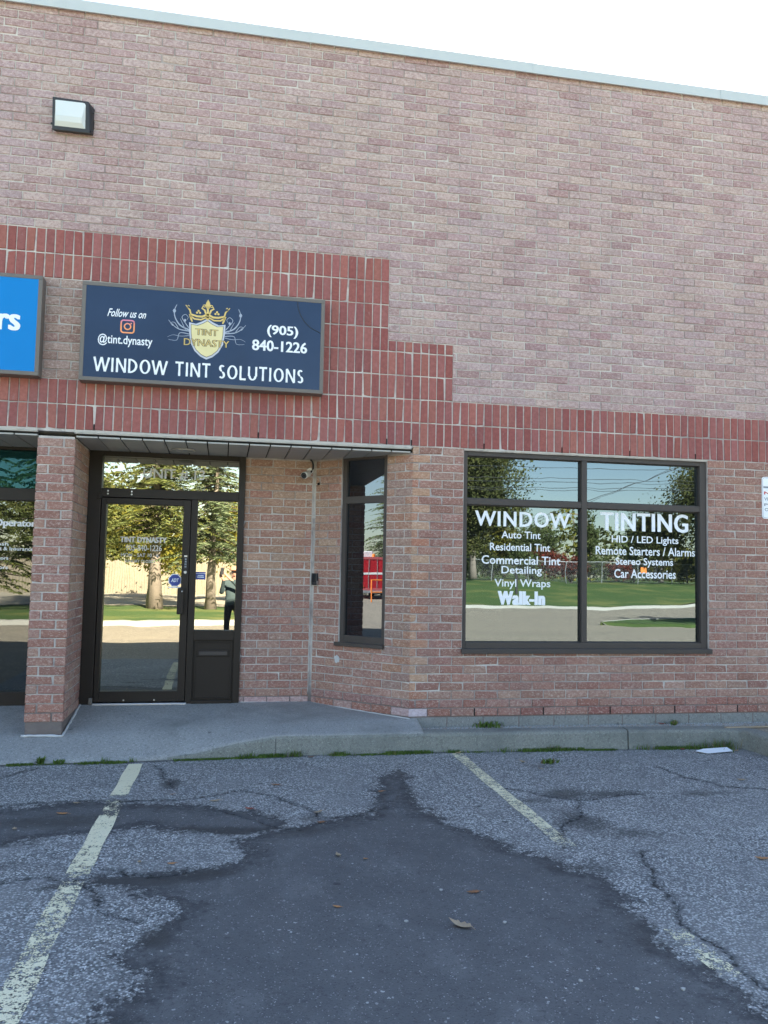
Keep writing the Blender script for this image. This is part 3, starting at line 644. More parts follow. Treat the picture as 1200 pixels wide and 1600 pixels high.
text_bold('Operators', -3.825, -3.395, 1.775, 1.868, yt, w=.007).build('lettering', M['white'], nb)
for q in (('osh', -3.79, -3.68, 1.600, 1.634), ('nt & Insurance', -3.79, -3.44, 1.553, 1.590), ('tors', -3.77, -3.675, 1.458, 1.488), ('ors', -3.76, -3.675, 1.365, 1.39)): text_mb(*q, yt, bold=.015).build('lettering', M['white'], nb)
# caulk and conduit lines
bead('caulk_bead', [(-3.275, -.012, -.112), (-2.925, -.016, -.118), (-2.918, .30, -.062), (-2.915, YD-.04, .022)], .011)
bead('caulk_bead', [(-1.35, YD-.004, .026), (-.615, YD-.008, .02), (-.10, .36, .0), (.275, -.012, -.012)], .006)
bead('caulk_bead', [(-.630, YD-.002, .10), (-.630, YD-.002, 2.59)], .007, M['mortar'], wob=.25)
sp = MB(); c0 = Vector(cpt(CL-.89, -.004, .535)); rp = random.Random(9)
pp = [(cpt(CL-.89+.045*rp.uniform(.55, 1.1)*math.cos(k*R(24)), -.003, .50+.05*rp.uniform(.5, 1.1)*math.sin(k*R(24)))) for k in range(15)]
sp.add(pp, [tuple(range(15))]); sp.build('mortar_smear', M['caulk'], wall)
# ------------------------------------------------------------------ signs and fixtures on the wall
def flare(mb, x0, z0, x1, z1, y, w0, fl=1.7):
    d = Vector((x1-x0, z1-z0)); L = d.length; d /= L; n = Vector((-d.y, d.x)); ts = (0, .14, .5, .86, 1); ws = (fl, 1.15, .95, 1.15, fl)
    A = [(x0+d.x*L*t+n.x*w0*w_/2, y, z0+d.y*L*t+n.y*w0*w_/2) for t, w_ in zip(ts, ws)]; B = [(x0+d.x*L*t-n.x*w0*w_/2, y, z0+d.y*L*t-n.y*w0*w_/2) for t, w_ in zip(ts, ws)]
    mb.add(A+B, [(i, i+1, i+6, i+5) for i in range(4)])
def stroke(mb, pts, y, ws):
    P = [Vector((a, b)) for a, b in pts]; n = len(P); A, B = [], []
    for i in range(n):
        d = (P[min(i+1, n-1)]-P[max(i-1, 0)]).normalized(); m = Vector((-d.y, d.x)); w_ = (ws[i] if isinstance(ws, (list, tuple)) else ws)/2
        A.append((P[i].x+m.x*w_, y, P[i].y+m.y*w_)); B.append((P[i].x-m.x*w_, y, P[i].y-m.y*w_))
    mb.add(A+B, [(i, i+1, i+n+1, i+n) for i in range(n-1)])
GL = {'W': (1.25, [(0, 1, .3, 0), (.3, 0, .62, 1), (.62, 1, .93, 0), (.93, 0, 1.25, 1)], []), 'I': (.28, [(.14, 0, .14, 1)], []), 'N': (.88, [(.1, 0, .1, 1), (.1, 1, .78, 0), (.78, 0, .78, 1)], []),
      'D': (.82, [(.1, 0, .1, 1)], [('arc', .1, .5, .66, .5, 90, -90)]), 'O': (.95, [], [('arc', .475, .5, .42, .5, 0, 360)]), 'T': (.72, [(.36, 0, .36, .97), (0, .96, .72, .96)], []),
      'L': (.6, [(.1, 0, .1, 1), (.06, .04, .58, .04)], []), 'U': (.85, [(.1, .3, .1, 1), (.75, .3, .75, 1)], [('arc', .425, .32, .325, .32, 180, 360)]),
      'S': (.6, [], [('arc', .30, .74, .22, .24, 35, 270), ('arc', .30, .26, .25, .25, 90, -145)]), ' ': (.42, [], [])}
def flared_text(s, x0, x1, z0, z1, y, mb, wt=.17):
    gap = .16; tot = sum(GL[c][0]+gap for c in s)-gap; k = (x1-x0)/tot; H = z1-z0; x = x0; ins = wt*.3
    for c in s:
        wd, st, arcs = GL[c]
        for i_, (a, b, c2, d) in enumerate(st): flare(mb, x+a*k, z0+b*H, x+c2*k, z0+d*H, y-.00025*i_, wt*k, 1.06)
        for _, cx, cz, rx, rz, a0, a1 in arcs:
            n = 24; P = [(x+k*(cx+(rx-wt*.35)*math.cos(R(a0+(a1-a0)*i/n))), z0+H*(cz+(rz-wt*.28)*math.sin(R(a0+(a1-a0)*i/n)))) for i in range(n+1)]
            stroke(mb, P, y-.001, [wt*k*(.75+.45*abs(math.cos(R(a0+(a1-a0)*i/n)))) for i in range(n+1)])
        x += (wd+gap)*k
    return mb
def cabinet(name, x0, x1, z0, z1, facemat, label):
    e = empty(name, ((x0+x1)/2, -.003, z0), label, 'sign', None); fw = .036; D = -.150
    c = MB(); c.box(x0, x1, D+.006, -.003, z0, z1); c.box(x0, x1, D, D+.006, z0, z0+fw); c.box(x0, x1, D, D+.006, z1-fw, z1); c.box(x0, x0+fw, D, D+.006, z0+fw, z1-fw); c.box(x1-fw, x1, D, D+.006, z0+fw, z1-fw)
    c.build('cabinet', M['signframe'], e, bevel=.004)
    MB().box(x0+fw, x1-fw, D+.003, D+.0059, z0+fw, z1-fw).build('sign_face', facemat, e)
    return e
sg = cabinet('shop_sign', -2.905, -.662, 3.106, 4.030, M['navy'], 'navy window tint shop sign with gold crest above the entrance')
y = -.1485
text_mb('Follow us on', -2.676, -2.330, 3.715, 3.790, y, bold=.012, shear=.42).build('lettering', M['white'], sg)
text_mb('@tint.dynasty', -2.750, -2.265, 3.437, 3.548, y, bold=.012).build('lettering', M['white'], sg)
text_bold('(905)', -1.212, -.915, 3.626, 3.744, y, w=.005).build('lettering', M['white'], sg)
text_bold('840-1226', -1.350, -.825, 3.488, 3.594, y, w=.005).build('lettering', M['white'], sg)
flared_text('WINDOW TINT SOLUTIONS', -2.773, -.854, 3.196, 3.328, y, MB(), .17).build('lettering', M['white'], sg)
# camera logo: rounded square ring, circle ring, dot
def rrect(cx, cz, hw, r, n=6):
    P = []
    for qx, qz, a0 in ((1, 1, 0), (-1, 1, 90), (-1, -1, 180), (1, -1, 270)):
        P += [(cx+qx*(hw-r)+r*math.cos(R(a0+90*i/n)), cz+qz*(hw-r)+r*math.sin(R(a0+90*i/n))) for i in range(n+1)]
    return P
lg = MB(); P = rrect(-2.492, 3.630, .058, .022); stroke(lg, P+P[:2], y, .013)
stroke(lg, [(-2.492+.028*math.cos(R(15*i)), 3.630+.028*math.sin(R(15*i))) for i in range(25)], y, .012)
lg.prism([(-2.461+.007*math.cos(R(45*i)), 3.661+.007*math.sin(R(45*i))) for i in range(8)], y, y+.001)
lg.build('camera_logo', M['insta'], sg)
# crest: shield, crown, scrolls, name
CX = -1.771
def shield(s, dz=0):
    L = [(-.168, .345), (-.165, .25), (-.150, .15), (-.110, .075), (-.055, .025), (0, 0)]; L = [(CX+x*s, 3.368+.19+(z-.19)*s+dz) for x, z in L]
    T_ = [(.168, .345), (.105, .335), (.05, .36), (0, .392), (-.05, .36), (-.105, .335)]; T_ = [(CX+x*s, 3.368+.19+(z-.19)*s+dz) for x, z in T_]
    Rr = [(2*CX-x, z) for x, z in reversed(L[:-1])]
    return L+Rr[:-1]+T_
MB().prism(shield(1.0), y, y+.001).build('shield_border', M['silver'], sg)
MB().prism(shield(.90), y-.0007, y-.0002).build('shield_inset', M['outline'], sg)
MB().prism(shield(.87), y-.0014, y-.0009).build('shield_face', M['goldpale'], sg)
cr = MB(); yb = y-.0006
for sx in (1, -1):
    X = lambda v: CX+sx*v
    stroke(cr, [(X(0), 3.80), (X(.05), 3.775), (X(.10), 3.775), (X(.155), 3.79), (X(.165), 3.83), (X(.205), 3.875)], yb, [.016, .020, .018, .018, .015, .006])
    stroke(cr, [(X(0), 3.775), (X(.06), 3.745), (X(.12), 3.748), (X(.16), 3.775)], yb, .014)
    stroke(cr, [(X(.165), 3.79), (X(.150), 3.745), (X(.140), 3.72)], yb, [.016, .018, .012])
    stroke(cr, [(X(.015), 3.80), (X(.03), 3.84), (X(.055), 3.855), (X(.045), 3.875), (X(.028), 3.868)], yb, [.016, .016, .014, .012, .008])
    stroke(cr, [(X(.01), 3.86), (X(.025), 3.89), (X(.045), 3.885)], yb, [.014, .012, .008])
    for dx, dz in ((0, .018), (-.014, 0), (.014, 0)):
        cr.prism([(X(.085+dx)+.011*math.cos(R(60*i)), 3.810+dz+.011*math.sin(R(60*i))) for i in range(6)], yb, yb+.0004)
    stroke(cr, [(X(.175), 3.845), (X(.19), 3.86), (X(.18), 3.875), (X(.168), 3.865)], yb, .007)
cr.prism([(CX-.012, 3.86), (CX+.012, 3.86), (CX+.02, 3.905), (CX, 3.945), (CX-.02, 3.905)], yb, yb+.0004); cr.prism([(CX-.012, 3.745), (CX+.012, 3.745), (CX+.009, 3.86), (CX-.009, 3.86)], yb, yb+.0004)
cr.build('crown', M['gold'], sg)
for sx in (1, -1):
    sc_ = MB(); X = lambda v: CX+sx*v
    def cv(pts, w_):
        P = [Vector((X(a), b)) for a, b in pts]; Q = []
        for i in range(len(P)-1):
            p0, p1, p2, p3 = P[max(i-1, 0)], P[i], P[i+1], P[min(i+2, len(P)-1)]
            for k in range(5):
                t = k/5; Q.append(.5*((2*p1)+(p2-p0)*t+(2*p0-5*p1+4*p2-p3)*t*t+(3*p1-p0-3*p2+p3)*t**3))
        Q.append(P[-1]); n = len(Q); stroke(sc_, [(q.x, q.y) for q in Q], y-.0002, [w_*(1.1-.75*i/n) for i in range(n)])
    cv([(.165, 3.64), (.245, 3.675), (.295, 3.744), (.306, 3.816), (.285, 3.872)], .013)
    cv([(.165, 3.628), (.255, 3.64), (.315, 3.676), (.357, 3.722)], .010); cv([(.26, 3.642), (.30, 3.70), (.335, 3.695), (.32, 3.672)], .006)
    cv([(.165, 3.600), (.25, 3.605), (.275, 3.535), (.35, 3.536)], .007); cv([(.165, 3.585), (.24, 3.575), (.31, 3.582), (.36, 3.56)], .005)
    cv([(.17, 3.66), (.20, 3.70), (.235, 3.755), (.205, 3.785), (.178, 3.76), (.19, 3.735)], .007)
    cv([(.20, 3.64), (.235, 3.71), (.25, 3.74)], .006)
    for a, b, r_ in ((.206, 3.728, .011), (.306, 3.812, .015), (.318, 3.678, .008)): sc_.prism([(X(a)+r_*math.cos(R(60*i)), b+r_*1.3*math.sin(R(60*i))) for i in range(6)], y-.0003, y)
    sc_.build('scrollwork', M['scroll'], sg)
for q in (('TINT', -1.881, -1.668, 3.596, 3.658), ('DYNASTY', -1.984, -1.560, 3.490, 3.560)):
    text_bold(*q, y-.0020, w=.007, bold=.015).build('crest_lettering_edge', M['outline'], sg); text_mb(q[0], q[1]+.004, q[2]-.004, q[3]+.003, q[4]-.003, y-.0030, bold=-.006).build('crest_lettering', M['gold'], sg)
arc = MB(); arc.tube([(-.928, y-.001, 3.992), (-.922, y-.001, 3.93), (-.900, y-.001, 3.866), (-.862, y-.001, 3.805), (-.80, y-.001, 3.745), (-.70, y-.001, 3.700)], .0028, 6); arc.build('loose_cord', M['wire'], sg)
s2 = cabinet('neighbour_sign', -5.60, -3.250, 3.120, 4.045, M['blueface'], 'bright blue sign of the neighbouring unit cut off at the left edge')
text_bold('rs', -3.625, -3.423, 3.520, 3.670, y, w=.016).build('lettering', M['white'], s2)
# parking notice at the right edge
pk = empty('parking_notice', (4.30, -.002, 2.055), 'white parking notice with rounded corners on the brick right of the window', 'sign')
def rr2(x0, x1, z0, z1, r, n=5):
    P = []
    for cx, cz, a0 in ((x1-r, z1-r, 0), (x0+r, z1-r, 90), (x0+r, z0+r, 180), (x1-r, z0+r, 270)): P += [(cx+r*math.cos(R(a0+90*i/n)), cz+r*math.sin(R(a0+90*i/n))) for i in range(n+1)]
    return P
MB().prism(rr2(4.140, 4.445, 2.058, 2.512, .03), -.006, -.002).build('plate', M['white'], pk)
g_ = MB(); P = rr2(4.150, 4.435, 2.068, 2.502, .022); stroke(g_, P+P[:1], -.0068, .004); g_.box(4.158, 4.425, -.0070, -.0062, 2.39, 2.41); g_.build('border', M['greytext'], pk)
text_mb('NO', 4.165, 4.32, 2.32, 2.355, -.007, bold=.03).build('lettering', M['red'], pk)
for q in (('VI', 4.165, 4.21, 2.255, 2.29), ('PARK', 4.165, 4.40, 2.195, 2.225), ('OF', 4.17, 4.25, 2.14, 2.175)): text_mb(*q, -.007, bold=.02).build('lettering', M['greytext'], pk)
# wall pack light
wl = empty('wall_light', (-3.08, 0, 5.47), 'black wall pack light with white prismatic lens high on the brick', 'wall light')
x0, x1, z0, z1 = -3.255, -2.905, 5.470, 5.775
c = MB(); c.add([(x0+.02, 0, z0+.02), (x1+.012, 0, z0+.02), (x1+.012, 0, z1-.02), (x0+.02, 0, z1-.02), (x0, -.070, z0), (x1-.012, -.070, z0), (x1-.028, -.110, z1-.012), (x0, -.110, z1-.004), (x1+.006, -.050, z1-.085), (x1+.004, -.045, z0+.01)],
      [(0, 1, 9, 5, 4), (4, 5, 6, 7), (7, 6, 2, 3), (0, 4, 7, 3), (5, 9, 8, 6), (9, 1, 2, 8), (6, 8, 2)])
hs = fix_normals(c.build('housing', M['black'], wl, bevel=.008))
def fyz(z): return -.070-.040*(z-z0)/(z1-z0)
l = MB(); zz = [(z0+.034, .004), (z0+.075, -.028), (z0+.12, -.036), (z1-.034, -.006)]; xa, xb = x0+.024, x1-.050; V = []
for z, dy in zz: V += [(xa, fyz(z)+.002, z), (xa+.012, fyz(z)+dy, z), (xb-.030, fyz(z)+dy, z), (xb, fyz(z)+.002, z)]
l.add(V, [(4*i+k, 4*i+k+1, 4*i+k+5, 4*i+k+4) for i in range(3) for k in range(3)]+[(0, 1, 2, 3), (12, 15, 14, 13)]); fix_normals(l.build('lens', M['lens'], wl, smooth=False, bevel=.004))
for x, z in ((x1+.010, z1-.10), (x0+.004, z0+.06), (x1+.005, z0+.03)): MB().lathe((x, -.07, z), (1 if x > -3 else -1, 0, 0), [(0, .010), (.014, .010)], 10).build('screw', M['black'], wl)
# security camera on the nook wall
sc = empty('security_camera', (-.665, .855, 2.42), 'small white security camera hanging in the recess corner', 'security camera')
ax = Vector((-.55, -.80, -.30)).normalized(); p0 = Vector((-.685, .80, 2.440))
MB().lathe(p0, ax, [(0, .022), (.008, .032), (.085, .034), (.09, .036), (.112, .036)], 24).build('body', M['whitepaint'], sc, smooth=True)
MB().lathe(p0+ax*.1125, ax, [(0, .033), (.001, .031), (-.006+.008, .026)], 24).build('face', M['black'], sc)
MB().lathe(p0+ax*.115, ax, [(0, .013), (.003, .012), (.004, .008)], 16).build('lens', M['winddark'], sc)
MB().tube([p0+ax*.03, p0+Vector((.012, .02, .015)), (-.668, .845, 2.475), (-.662, YD-.004, 2.48)], .013, 10).build('bracket', M['whitepaint'], sc, smooth=True)
MB().lathe((-.662, YD-.002, 2.48), (0, -1, 0), [(0, .034), (.012, .033), (.018, .026)], 20).build('mount', M['whitepaint'], sc)
MB().tube([(-.668, .83, 2.596), (-.648, .83, 2.575), (-.638, .828, 2.54), (-.640, .825, 2.50), (-.655, .82, 2.465), (-.672, .81, 2.45)], .0095, 10).build('cable', M['black'], sc, smooth=True)
db = empty('intercom', cpt(.045, 0, 1.26), 'black intercom box on the splayed wall beside the corner', 'intercom')
c = MB(); cbox(c, .012, .083, -.030, -.002, 1.255, 1.380); c.build('case', M['black'], db, bevel=.006)
c = MB(); cbox(c, .022, .073, -.034, -.0302, 1.285, 1.370); c.build('cover', M['winddark'], db, bevel=.003)
c = MB(); cbox(c, .078, .0845, -.028, -.004, 1.258, 1.300); c.build('edge_trim', M['steel'], db)
c = MB(); cbox(c, .045, .068, -.012, -.001, 2.325, 2.350); tag(c.build('wall_plug', M['darkhole'], None), 'small dark plug in the brick under the recess corner', 'plug')
# ------------------------------------------------------------------ ground
PATCH = [(-1.96,-4.71),(-1.92,-4.53),(-1.80,-4.42),(-1.93,-4.20),(-1.88,-4.02),(-1.76,-3.88),(-1.72,-3.69),(-1.80,-3.52),(-1.99,-3.39),(-2.21,-3.31),(-2.18,-3.16),(-1.88,-3.17),(-1.56,-3.16),(-1.38,-3.03),(-1.36,-2.87),(-1.45,-2.71),(-1.30,-2.61),(-1.12,-2.47),(-.77,-2.35),(-.51,-2.23),(-.38,-1.89),(-.36,-1.53),(-.20,-1.20),(0,-.95),(-.06,-1.47),(-.10,-2.02),(-.02,-2.40),(.12,-2.65),(.25,-3.02),(.44,-3.28),(.58,-3.58),(.61,-3.89),(.49,-4.19),(.51,-4.50),(.55,-4.69),(.58,-5.06),(.7,-5.6),(1.0,-6.4),(-2.4,-6.4),(-2.13,-5.37),(-1.98,-4.87)]
BAND = [(-3.6,-1.75),(-3.02,-1.73),(-2.78,-1.66),(-2.49,-1.60),(-2.17,-1.67),(-1.63,-1.84),(-1.19,-2.08),(-.95,-2.41),(-1.29,-2.57),(-1.69,-2.50),(-2.01,-2.36),(-2.25,-2.38),(-2.60,-2.50),(-2.81,-2.58),(-3.6,-2.6)]
CRACKS = [[(-3.24,-.86),(-3.08,-.68),(-3.01,-.55)],[(-2.08,-.54),(-1.94,-1.0),(-1.88,-1.35)],[(-3.04,-1.67),(-2.58,-1.59),(-2.26,-1.66),(-1.81,-1.68),(-1.35,-1.5),(-1.12,-1.68),(-.92,-2.04),(-.83,-2.28),(-.58,-2.24),(-.37,-2.06)],
 [(-2.66,-3.2),(-2.48,-3.15),(-2.3,-3.23),(-2.02,-3.1),(-1.84,-3.24)],[(-2.22,-3.31),(-2.05,-3.67),(-1.9,-3.81)],[(-2.13,-3.03),(-1.9,-3.23),(-1.67,-3.15)],[(.66,-1.57),(.89,-1.82),(1.11,-2.03),(1.45,-1.97),(1.69,-1.92)],
 [(1.11,-2.03),(1.01,-2.36),(.76,-2.63),(.6,-2.88)],[(1.02,-3.18),(.86,-3.69),(.74,-4.11),(.69,-4.36),(.71,-4.53),(.7,-4.82),(.85,-5.4)],[(2.29,-1.13),(2.33,-1.48),(2.5,-1.78),(2.78,-1.95)],[(-1.58,-1.91),(-1.2,-2.38),(-1.01,-2.54)]]
STAIN = [(1.09,-1.85,.30,.20,.8),(.93,-2.55,.22,.42,.75),(1.15,-2.85,.35,.2,.6),(2.2,-1.98,.5,.10,.6),(.80,-2.0,.25,.15,.6),(1.5,-1.9,.5,.12,.7),(-1.90,-1.2,.12,.25,.8),(-.9,-2.25,.18,.2,.6),(1.25,-.95,.3,.18,.55),(3.0,-2.1,.5,.2,.5),(-2.8,-2.95,.3,.12,.6),(-1.80,-3.98,.12,.16,.9),(-1.95,-3.27,.36,.09,1.0),(-1.62,-3.22,.30,.10,.9),(-2.35,-3.3,.2,.07,.7),(-1.5,-2.45,.5,.12,.8),(-2.6,-2.1,.7,.22,.7),(-1.0,-2.55,.4,.15,.6),(.55,-3.4,.3,.18,.6),(.45,-4.35,.25,.35,.5)]
def seg_dist(X, Y, pts, closed=False):
    D = np.full(X.shape, 9.0, np.float32); P = pts+[pts[0]] if closed else pts
    for (ax, ay), (bx, by) in zip(P, P[1:]):
        dx, dy = bx-ax, by-ay; t = np.clip(((X-ax)*dx+(Y-ay)*dy)/(dx*dx+dy*dy+1e-9), 0, 1); D = np.minimum(D, np.hypot(X-ax-t*dx, Y-ay-t*dy))
    return D
def inside(X, Y, poly):
    r = np.zeros(X.shape, bool); n = len(poly)
    for i in range(n):
        (ax, ay), (bx, by) = poly[i], poly[(i+1) % n]; c = ((ay > Y) != (by > Y)) & (X < (bx-ax)*(Y-ay)/(by-ay+1e-12)+ax); r ^= c
    return r
def front_y(x):
    return float(np.interp(x, [-6, -3.4, -2.3, -1.6, -1.03, .6, 2.4, 3.5], [-.46, -.43, -.40, -.345, -.30, -.31, -.335, -.385]))
AX0, AX1, AY0, AY1, RES = -4.6, 4.8, -6.2, .1, .0135
xs = np.arange(AX0, AX1+1e-6, RES, dtype=np.float32); ys = np.arange(AY0, AY1+1e-6, RES, dtype=np.float32)
GX, GY = np.meshgrid(xs, ys); ny, nx = GX.shape
wob = lambda s, a, ph: a*np.sin(GX*s+ph)*np.cos(GY*s*1.3-ph)
WX = GX+wob(9, .025, 1)+wob(23, .012, 2.2)+wob(57, .006, .4); WY = GY+wob(8, .025, 3)+wob(21, .012, .7)+wob(61, .006, 1.9)
def sdf(poly): d = seg_dist(WX, WY, poly, True); return np.where(inside(WX, WY, poly), d, -d)
sd_ = np.maximum(sdf(PATCH), sdf(BAND)-.03)
dark = np.clip(.5+sd_/.8, 0, 1)
cd_ = np.full(GX.shape, 9.0, np.float32)
for c in CRACKS: cd_ = np.minimum(cd_, seg_dist(WX, WY, c))
fy = np.interp(GX, [-6, -3.4, -2.3, -1.6, -1.03, .6, 2.4, 3.5], [-.46, -.43, -.40, -.345, -.30, -.31, -.335, -.385])
crack = np.clip(1-cd_/.10, 0, 1)
st_ = np.zeros(GX.shape, np.float32)
for cx, cy, rx, ry, k in STAIN: st_ = np.maximum(st_, k*np.exp(-(((WX-cx)/rx)**2+((WY-cy)/ry)**2)))
st_ = np.maximum(st_, .95*np.exp(-np.abs(WY-fy+.02)/.06))            # damp soil line along the kerb
und = .004*np.sin(GX*1.7+.4)*np.sin(GY*1.3+1.1)+.002*np.sin(GX*5.1+GY*3.3)
edge = np.minimum.reduce([GX-AX0, AX1-GX, GY-AY0, np.full_like(GX, 1.0)]); und *= np.clip(edge/.5, 0, 1)
GZ = G+und-.006*np.clip((crack-.75)/.25, 0, 1)
me = bpy.data.meshes.new('parking_lot'); nv = nx*ny; nf = (nx-1)*(ny-1)
me.vertices.add(nv); me.vertices.foreach_set('co', np.stack([GX, GY, GZ], -1).astype(np.float32).ravel())
ii = (np.arange(ny-1)[:, None]*nx+np.arange(nx-1)[None]).ravel(); quads = np.stack([ii, ii+1, ii+nx+1, ii+nx], -1)
me.loops.add(nf*4); me.loops.foreach_set('vertex_index', quads.astype(np.int32).ravel())
me.polygons.add(nf); me.polygons.foreach_set('loop_start', np.arange(0, nf*4, 4, dtype=np.int32)); me.polygons.foreach_set('use_smooth', np.ones(nf, bool))
me.update(calc_edges=True)
ca = me.color_attributes.new('surf', 'FLOAT_COLOR', 'POINT'); ca.data.foreach_set('color', np.stack([dark, crack, st_, np.ones_like(dark)], -1).astype(np.float32).ravel())
me.materials.append(M['asphalt']); lot = bpy.data.objects.new('parking_lot', me); COL.objects.link(lot); tag(lot, kind='structure')
def gz(x, y): return G+float((.004*math.sin(x*1.7+.4)*math.sin(y*1.3+1.1)+.002*math.sin(x*5.1+y*3.3))*max(0, min(1, min(x-AX0, AX1-x, y-AY0)/.5)))
r = MB()
for a in ((-70, AX0, -60, .1), (AX1, 70, -60, .1), (AX0, AX1, -60, AY0)): r.quad((a[0], a[2], G), (a[1], a[2], G), (a[1], a[3], G), (a[0], a[3], G))
tag(r.build('access_road', M['asphalt_far'], None, origin=(0, 0, G)), kind='structure')
tag(MB().quad((-600, -900, G-.03), (600, -900, G-.03), (600, 400, G-.03), (-600, 400, G-.03)).build('ground', M['grass'], None, origin=(0, 0, G-.03)), kind='structure')
# concrete apron in front of the doors: a warped slab that falls to the asphalt at the left and stands as a kerb at the right
def apron_z(x, y):
    f = front_y(x); zf = float(np.interp(x, [-6, -2.05, -1.75, -1.4, -1.03, .4], [G+.006, G+.010, G+.05, -.150, -.098, -.095])); z0 = float(np.interp(x, [-6, -2.93, -1.5, .27, .4], [-.118, -.120, -.062, -.014, -.012])); zb = .028
    if y < 0: t = (y-f)/(0-f); t = max(0, min(1, t)); return zf+(z0-zf)*(t**.85)
    return z0+(zb-z0)*min(1, y/YD)
ax_ = np.arange(-6.2, .351, .05); V = []; NYA = 16
for x in ax_:
    f = front_y(x)
    for j in range(NYA+1): yy = f+(1.0-f)*(j/NYA)**1.25; V.append((x, yy, apron_z(x, yy)+.0015*math.sin(x*3+yy*5)))
n = NYA+1; F = [(i*n+j, (i+1)*n+j, (i+1)*n+j+1, i*n+j+1) for i in range(len(ax_)-1) for j in range(NYA)]
k0 = len(V)
for x in ax_: V.append((x, front_y(x), -.40))
F += [(i*n, k0+i, k0+i+1, (i+1)*n) for i in range(len(ax_)-1)]
k1 = len(V); iL = (len(ax_)-1)*n
for j in range(n): V.append((V[iL+j][0], V[iL+j][1], -.40))
F += [(iL+j, k1+j, k1+j+1, iL+j+1) for j in range(NYA)]
ap = fix_normals(MB().add(V, F).build('apron', M['concrete'], None, origin=(0, 0, 0))); ap.data.polygons.foreach_set('use_smooth', [i < (len(ax_)-1)*NYA for i in range(len(F))]); tag(ap, kind='structure')
# kerb sections with a rounded nose, split at the joints
def kerb_section(path, name='kerb'):
    V, F = [], []
    for i, (x, yy, zt) in enumerate(path):
        p = Vector((x, yy)); a = Vector(path[max(i-1, 0)][:2]); b = Vector(path[min(i+1, len(path)-1)][:2]); d = (b-a).normalized(); nrm = Vector((-d.y, d.x))
        h = zt-(G-.1); rr = min(.028, max(.004, (zt-G)*.35))
        prof = [(-.012, G-.1), (-.004, zt-rr), (rr*.3-.004, zt-rr*.3), (rr, zt+.002), (.15, zt+.006), (.15, G-.1)]
        V += [(p.x+nrm.x*o, p.y+nrm.y*o, z) for o, z in prof]
    m = 6; F = [(i*m+k, (i+1)*m+k, (i+1)*m+k+1, i*m+k+1) for i in range(len(path)-1) for k in range(m-1)]
    F += [tuple(range(m)), tuple(range((len(path)-1)*m, len(path)*m))]
    return tag(fix_normals(MB().add(V, F).build(name, M['kerbconc'], None)), kind='structure')
def kz(x): return float(np.interp(x, [-2.05, -1.75, -1.4, -1.03, .4, 4], [G+.012, G+.052, -.148, -.096, -.093, -.095]))
def kp(a, b): return [(x, front_y(x)-.006, kz(x)) for x in np.linspace(a, b, max(3, int((b-a)/.07)))]
kerb_section(kp(-1.98, -1.038)); kerb_section(kp(-1.028, 2.393)); kerb_section(kp(2.405, 3.38)+[(3.47, -.392, -.095), (3.54, -.43, -.095), (3.585, -.50, -.095), (3.60, -.62, -.096), (3.60, -.85, -.10), (3.60, -1.25, -.10), (3.60, -1.9, -.10)])
tag(MB().quad((.35, -.25, -.104), (5.2, -.25, -.100), (5.2, .02, -.112), (.35, .02, -.104)).quad((3.7, -2.2, -.11), (5.2, -2.2, -.11), (5.2, -.25, -.1005), (3.7, -.25, -.1005)).build('gravel_strip', M['gravel'], None), kind='structure')
gr = MB(); rg = random.Random(21)
for i in range(2600):
    x, yy = rg.uniform(.37, 4.9), rg.uniform(-.19, .0); s = rg.uniform(.003, .008); z = -.104
    gr.add([(x-s, yy, z), (x, yy-s, z), (x+s, yy, z), (x, yy+s, z), (x+s*.2, yy, z+s*1.1)], [(0, 1, 4), (1, 2, 4), (2, 3, 4), (3, 0, 4)])
tag(gr.build('gravel', M['stone'], None), 'loose grey gravel between kerb and brick wall', 'gravel', kind='stuff')
# painted parking lines (worn)
def pline(name, rows, label):
    V, F, Wr = [], [], []
    for x, yy, hw, wr in rows: V += [(x-hw, yy, gz(x-hw, yy)+.0035), (x+hw, yy, gz(x+hw, yy)+.0035)]; Wr += [wr, wr]
    F = [(2*i, 2*i+1, 2*i+3, 2*i+2) for i in range(len(rows)-1)]
    o = MB().add(V, F).build(name, M['paint'], None, origin=(0, 0, 0)); a = o.data.attributes.new('wear', 'FLOAT', 'POINT'); a.data.foreach_set('value', Wr); tag(o, label, kind='structure'); return o
def wear(yy, keys): return float(np.interp(-yy, [k[0] for k in keys], [k[1] for k in keys]))
L1 = [(-2.235+(-.065)*min(1, (-yy-.5)/3.5), yy, .062-.004*math.sin(yy*9), wear(yy, [(.5, .18), (1.2, .22), (1.45, .24), (1.53, .40), (1.60, .58), (1.66, .36), (1.72, .34), (1.78, .50), (1.85, .34), (1.95, .42), (2.02, .30), (2.1, .24), (2.6, .26), (3.05, .30), (3.2, .42), (3.4, .32), (3.9, .36), (4.5, .33), (5.4, .31)])) for yy in np.arange(-.50, -5.6, -.06)]
L2 = [(.645-.03*min(1, (-yy-.4)/2.5), yy, .052+.004*math.sin(yy*8), wear(yy, [(.4, .38), (.6, .34), (1.2, .31), (1.9, .30), (2.5, .31), (2.9, .38), (3.05, .42), (3.12, .8), (4.2, .8), (4.26, .40), (4.36, .38), (4.45, .50), (4.52, .37), (4.62, .36), (4.75, .40), (4.84, .8), (6, .85)])) for yy in np.arange(-.40, -5.6, -.06)]
pline('parking_line', L1, 'worn yellow parking line left of the dark patch'); pline('parking_line', L2, 'broken yellow parking line right of the dark patch')
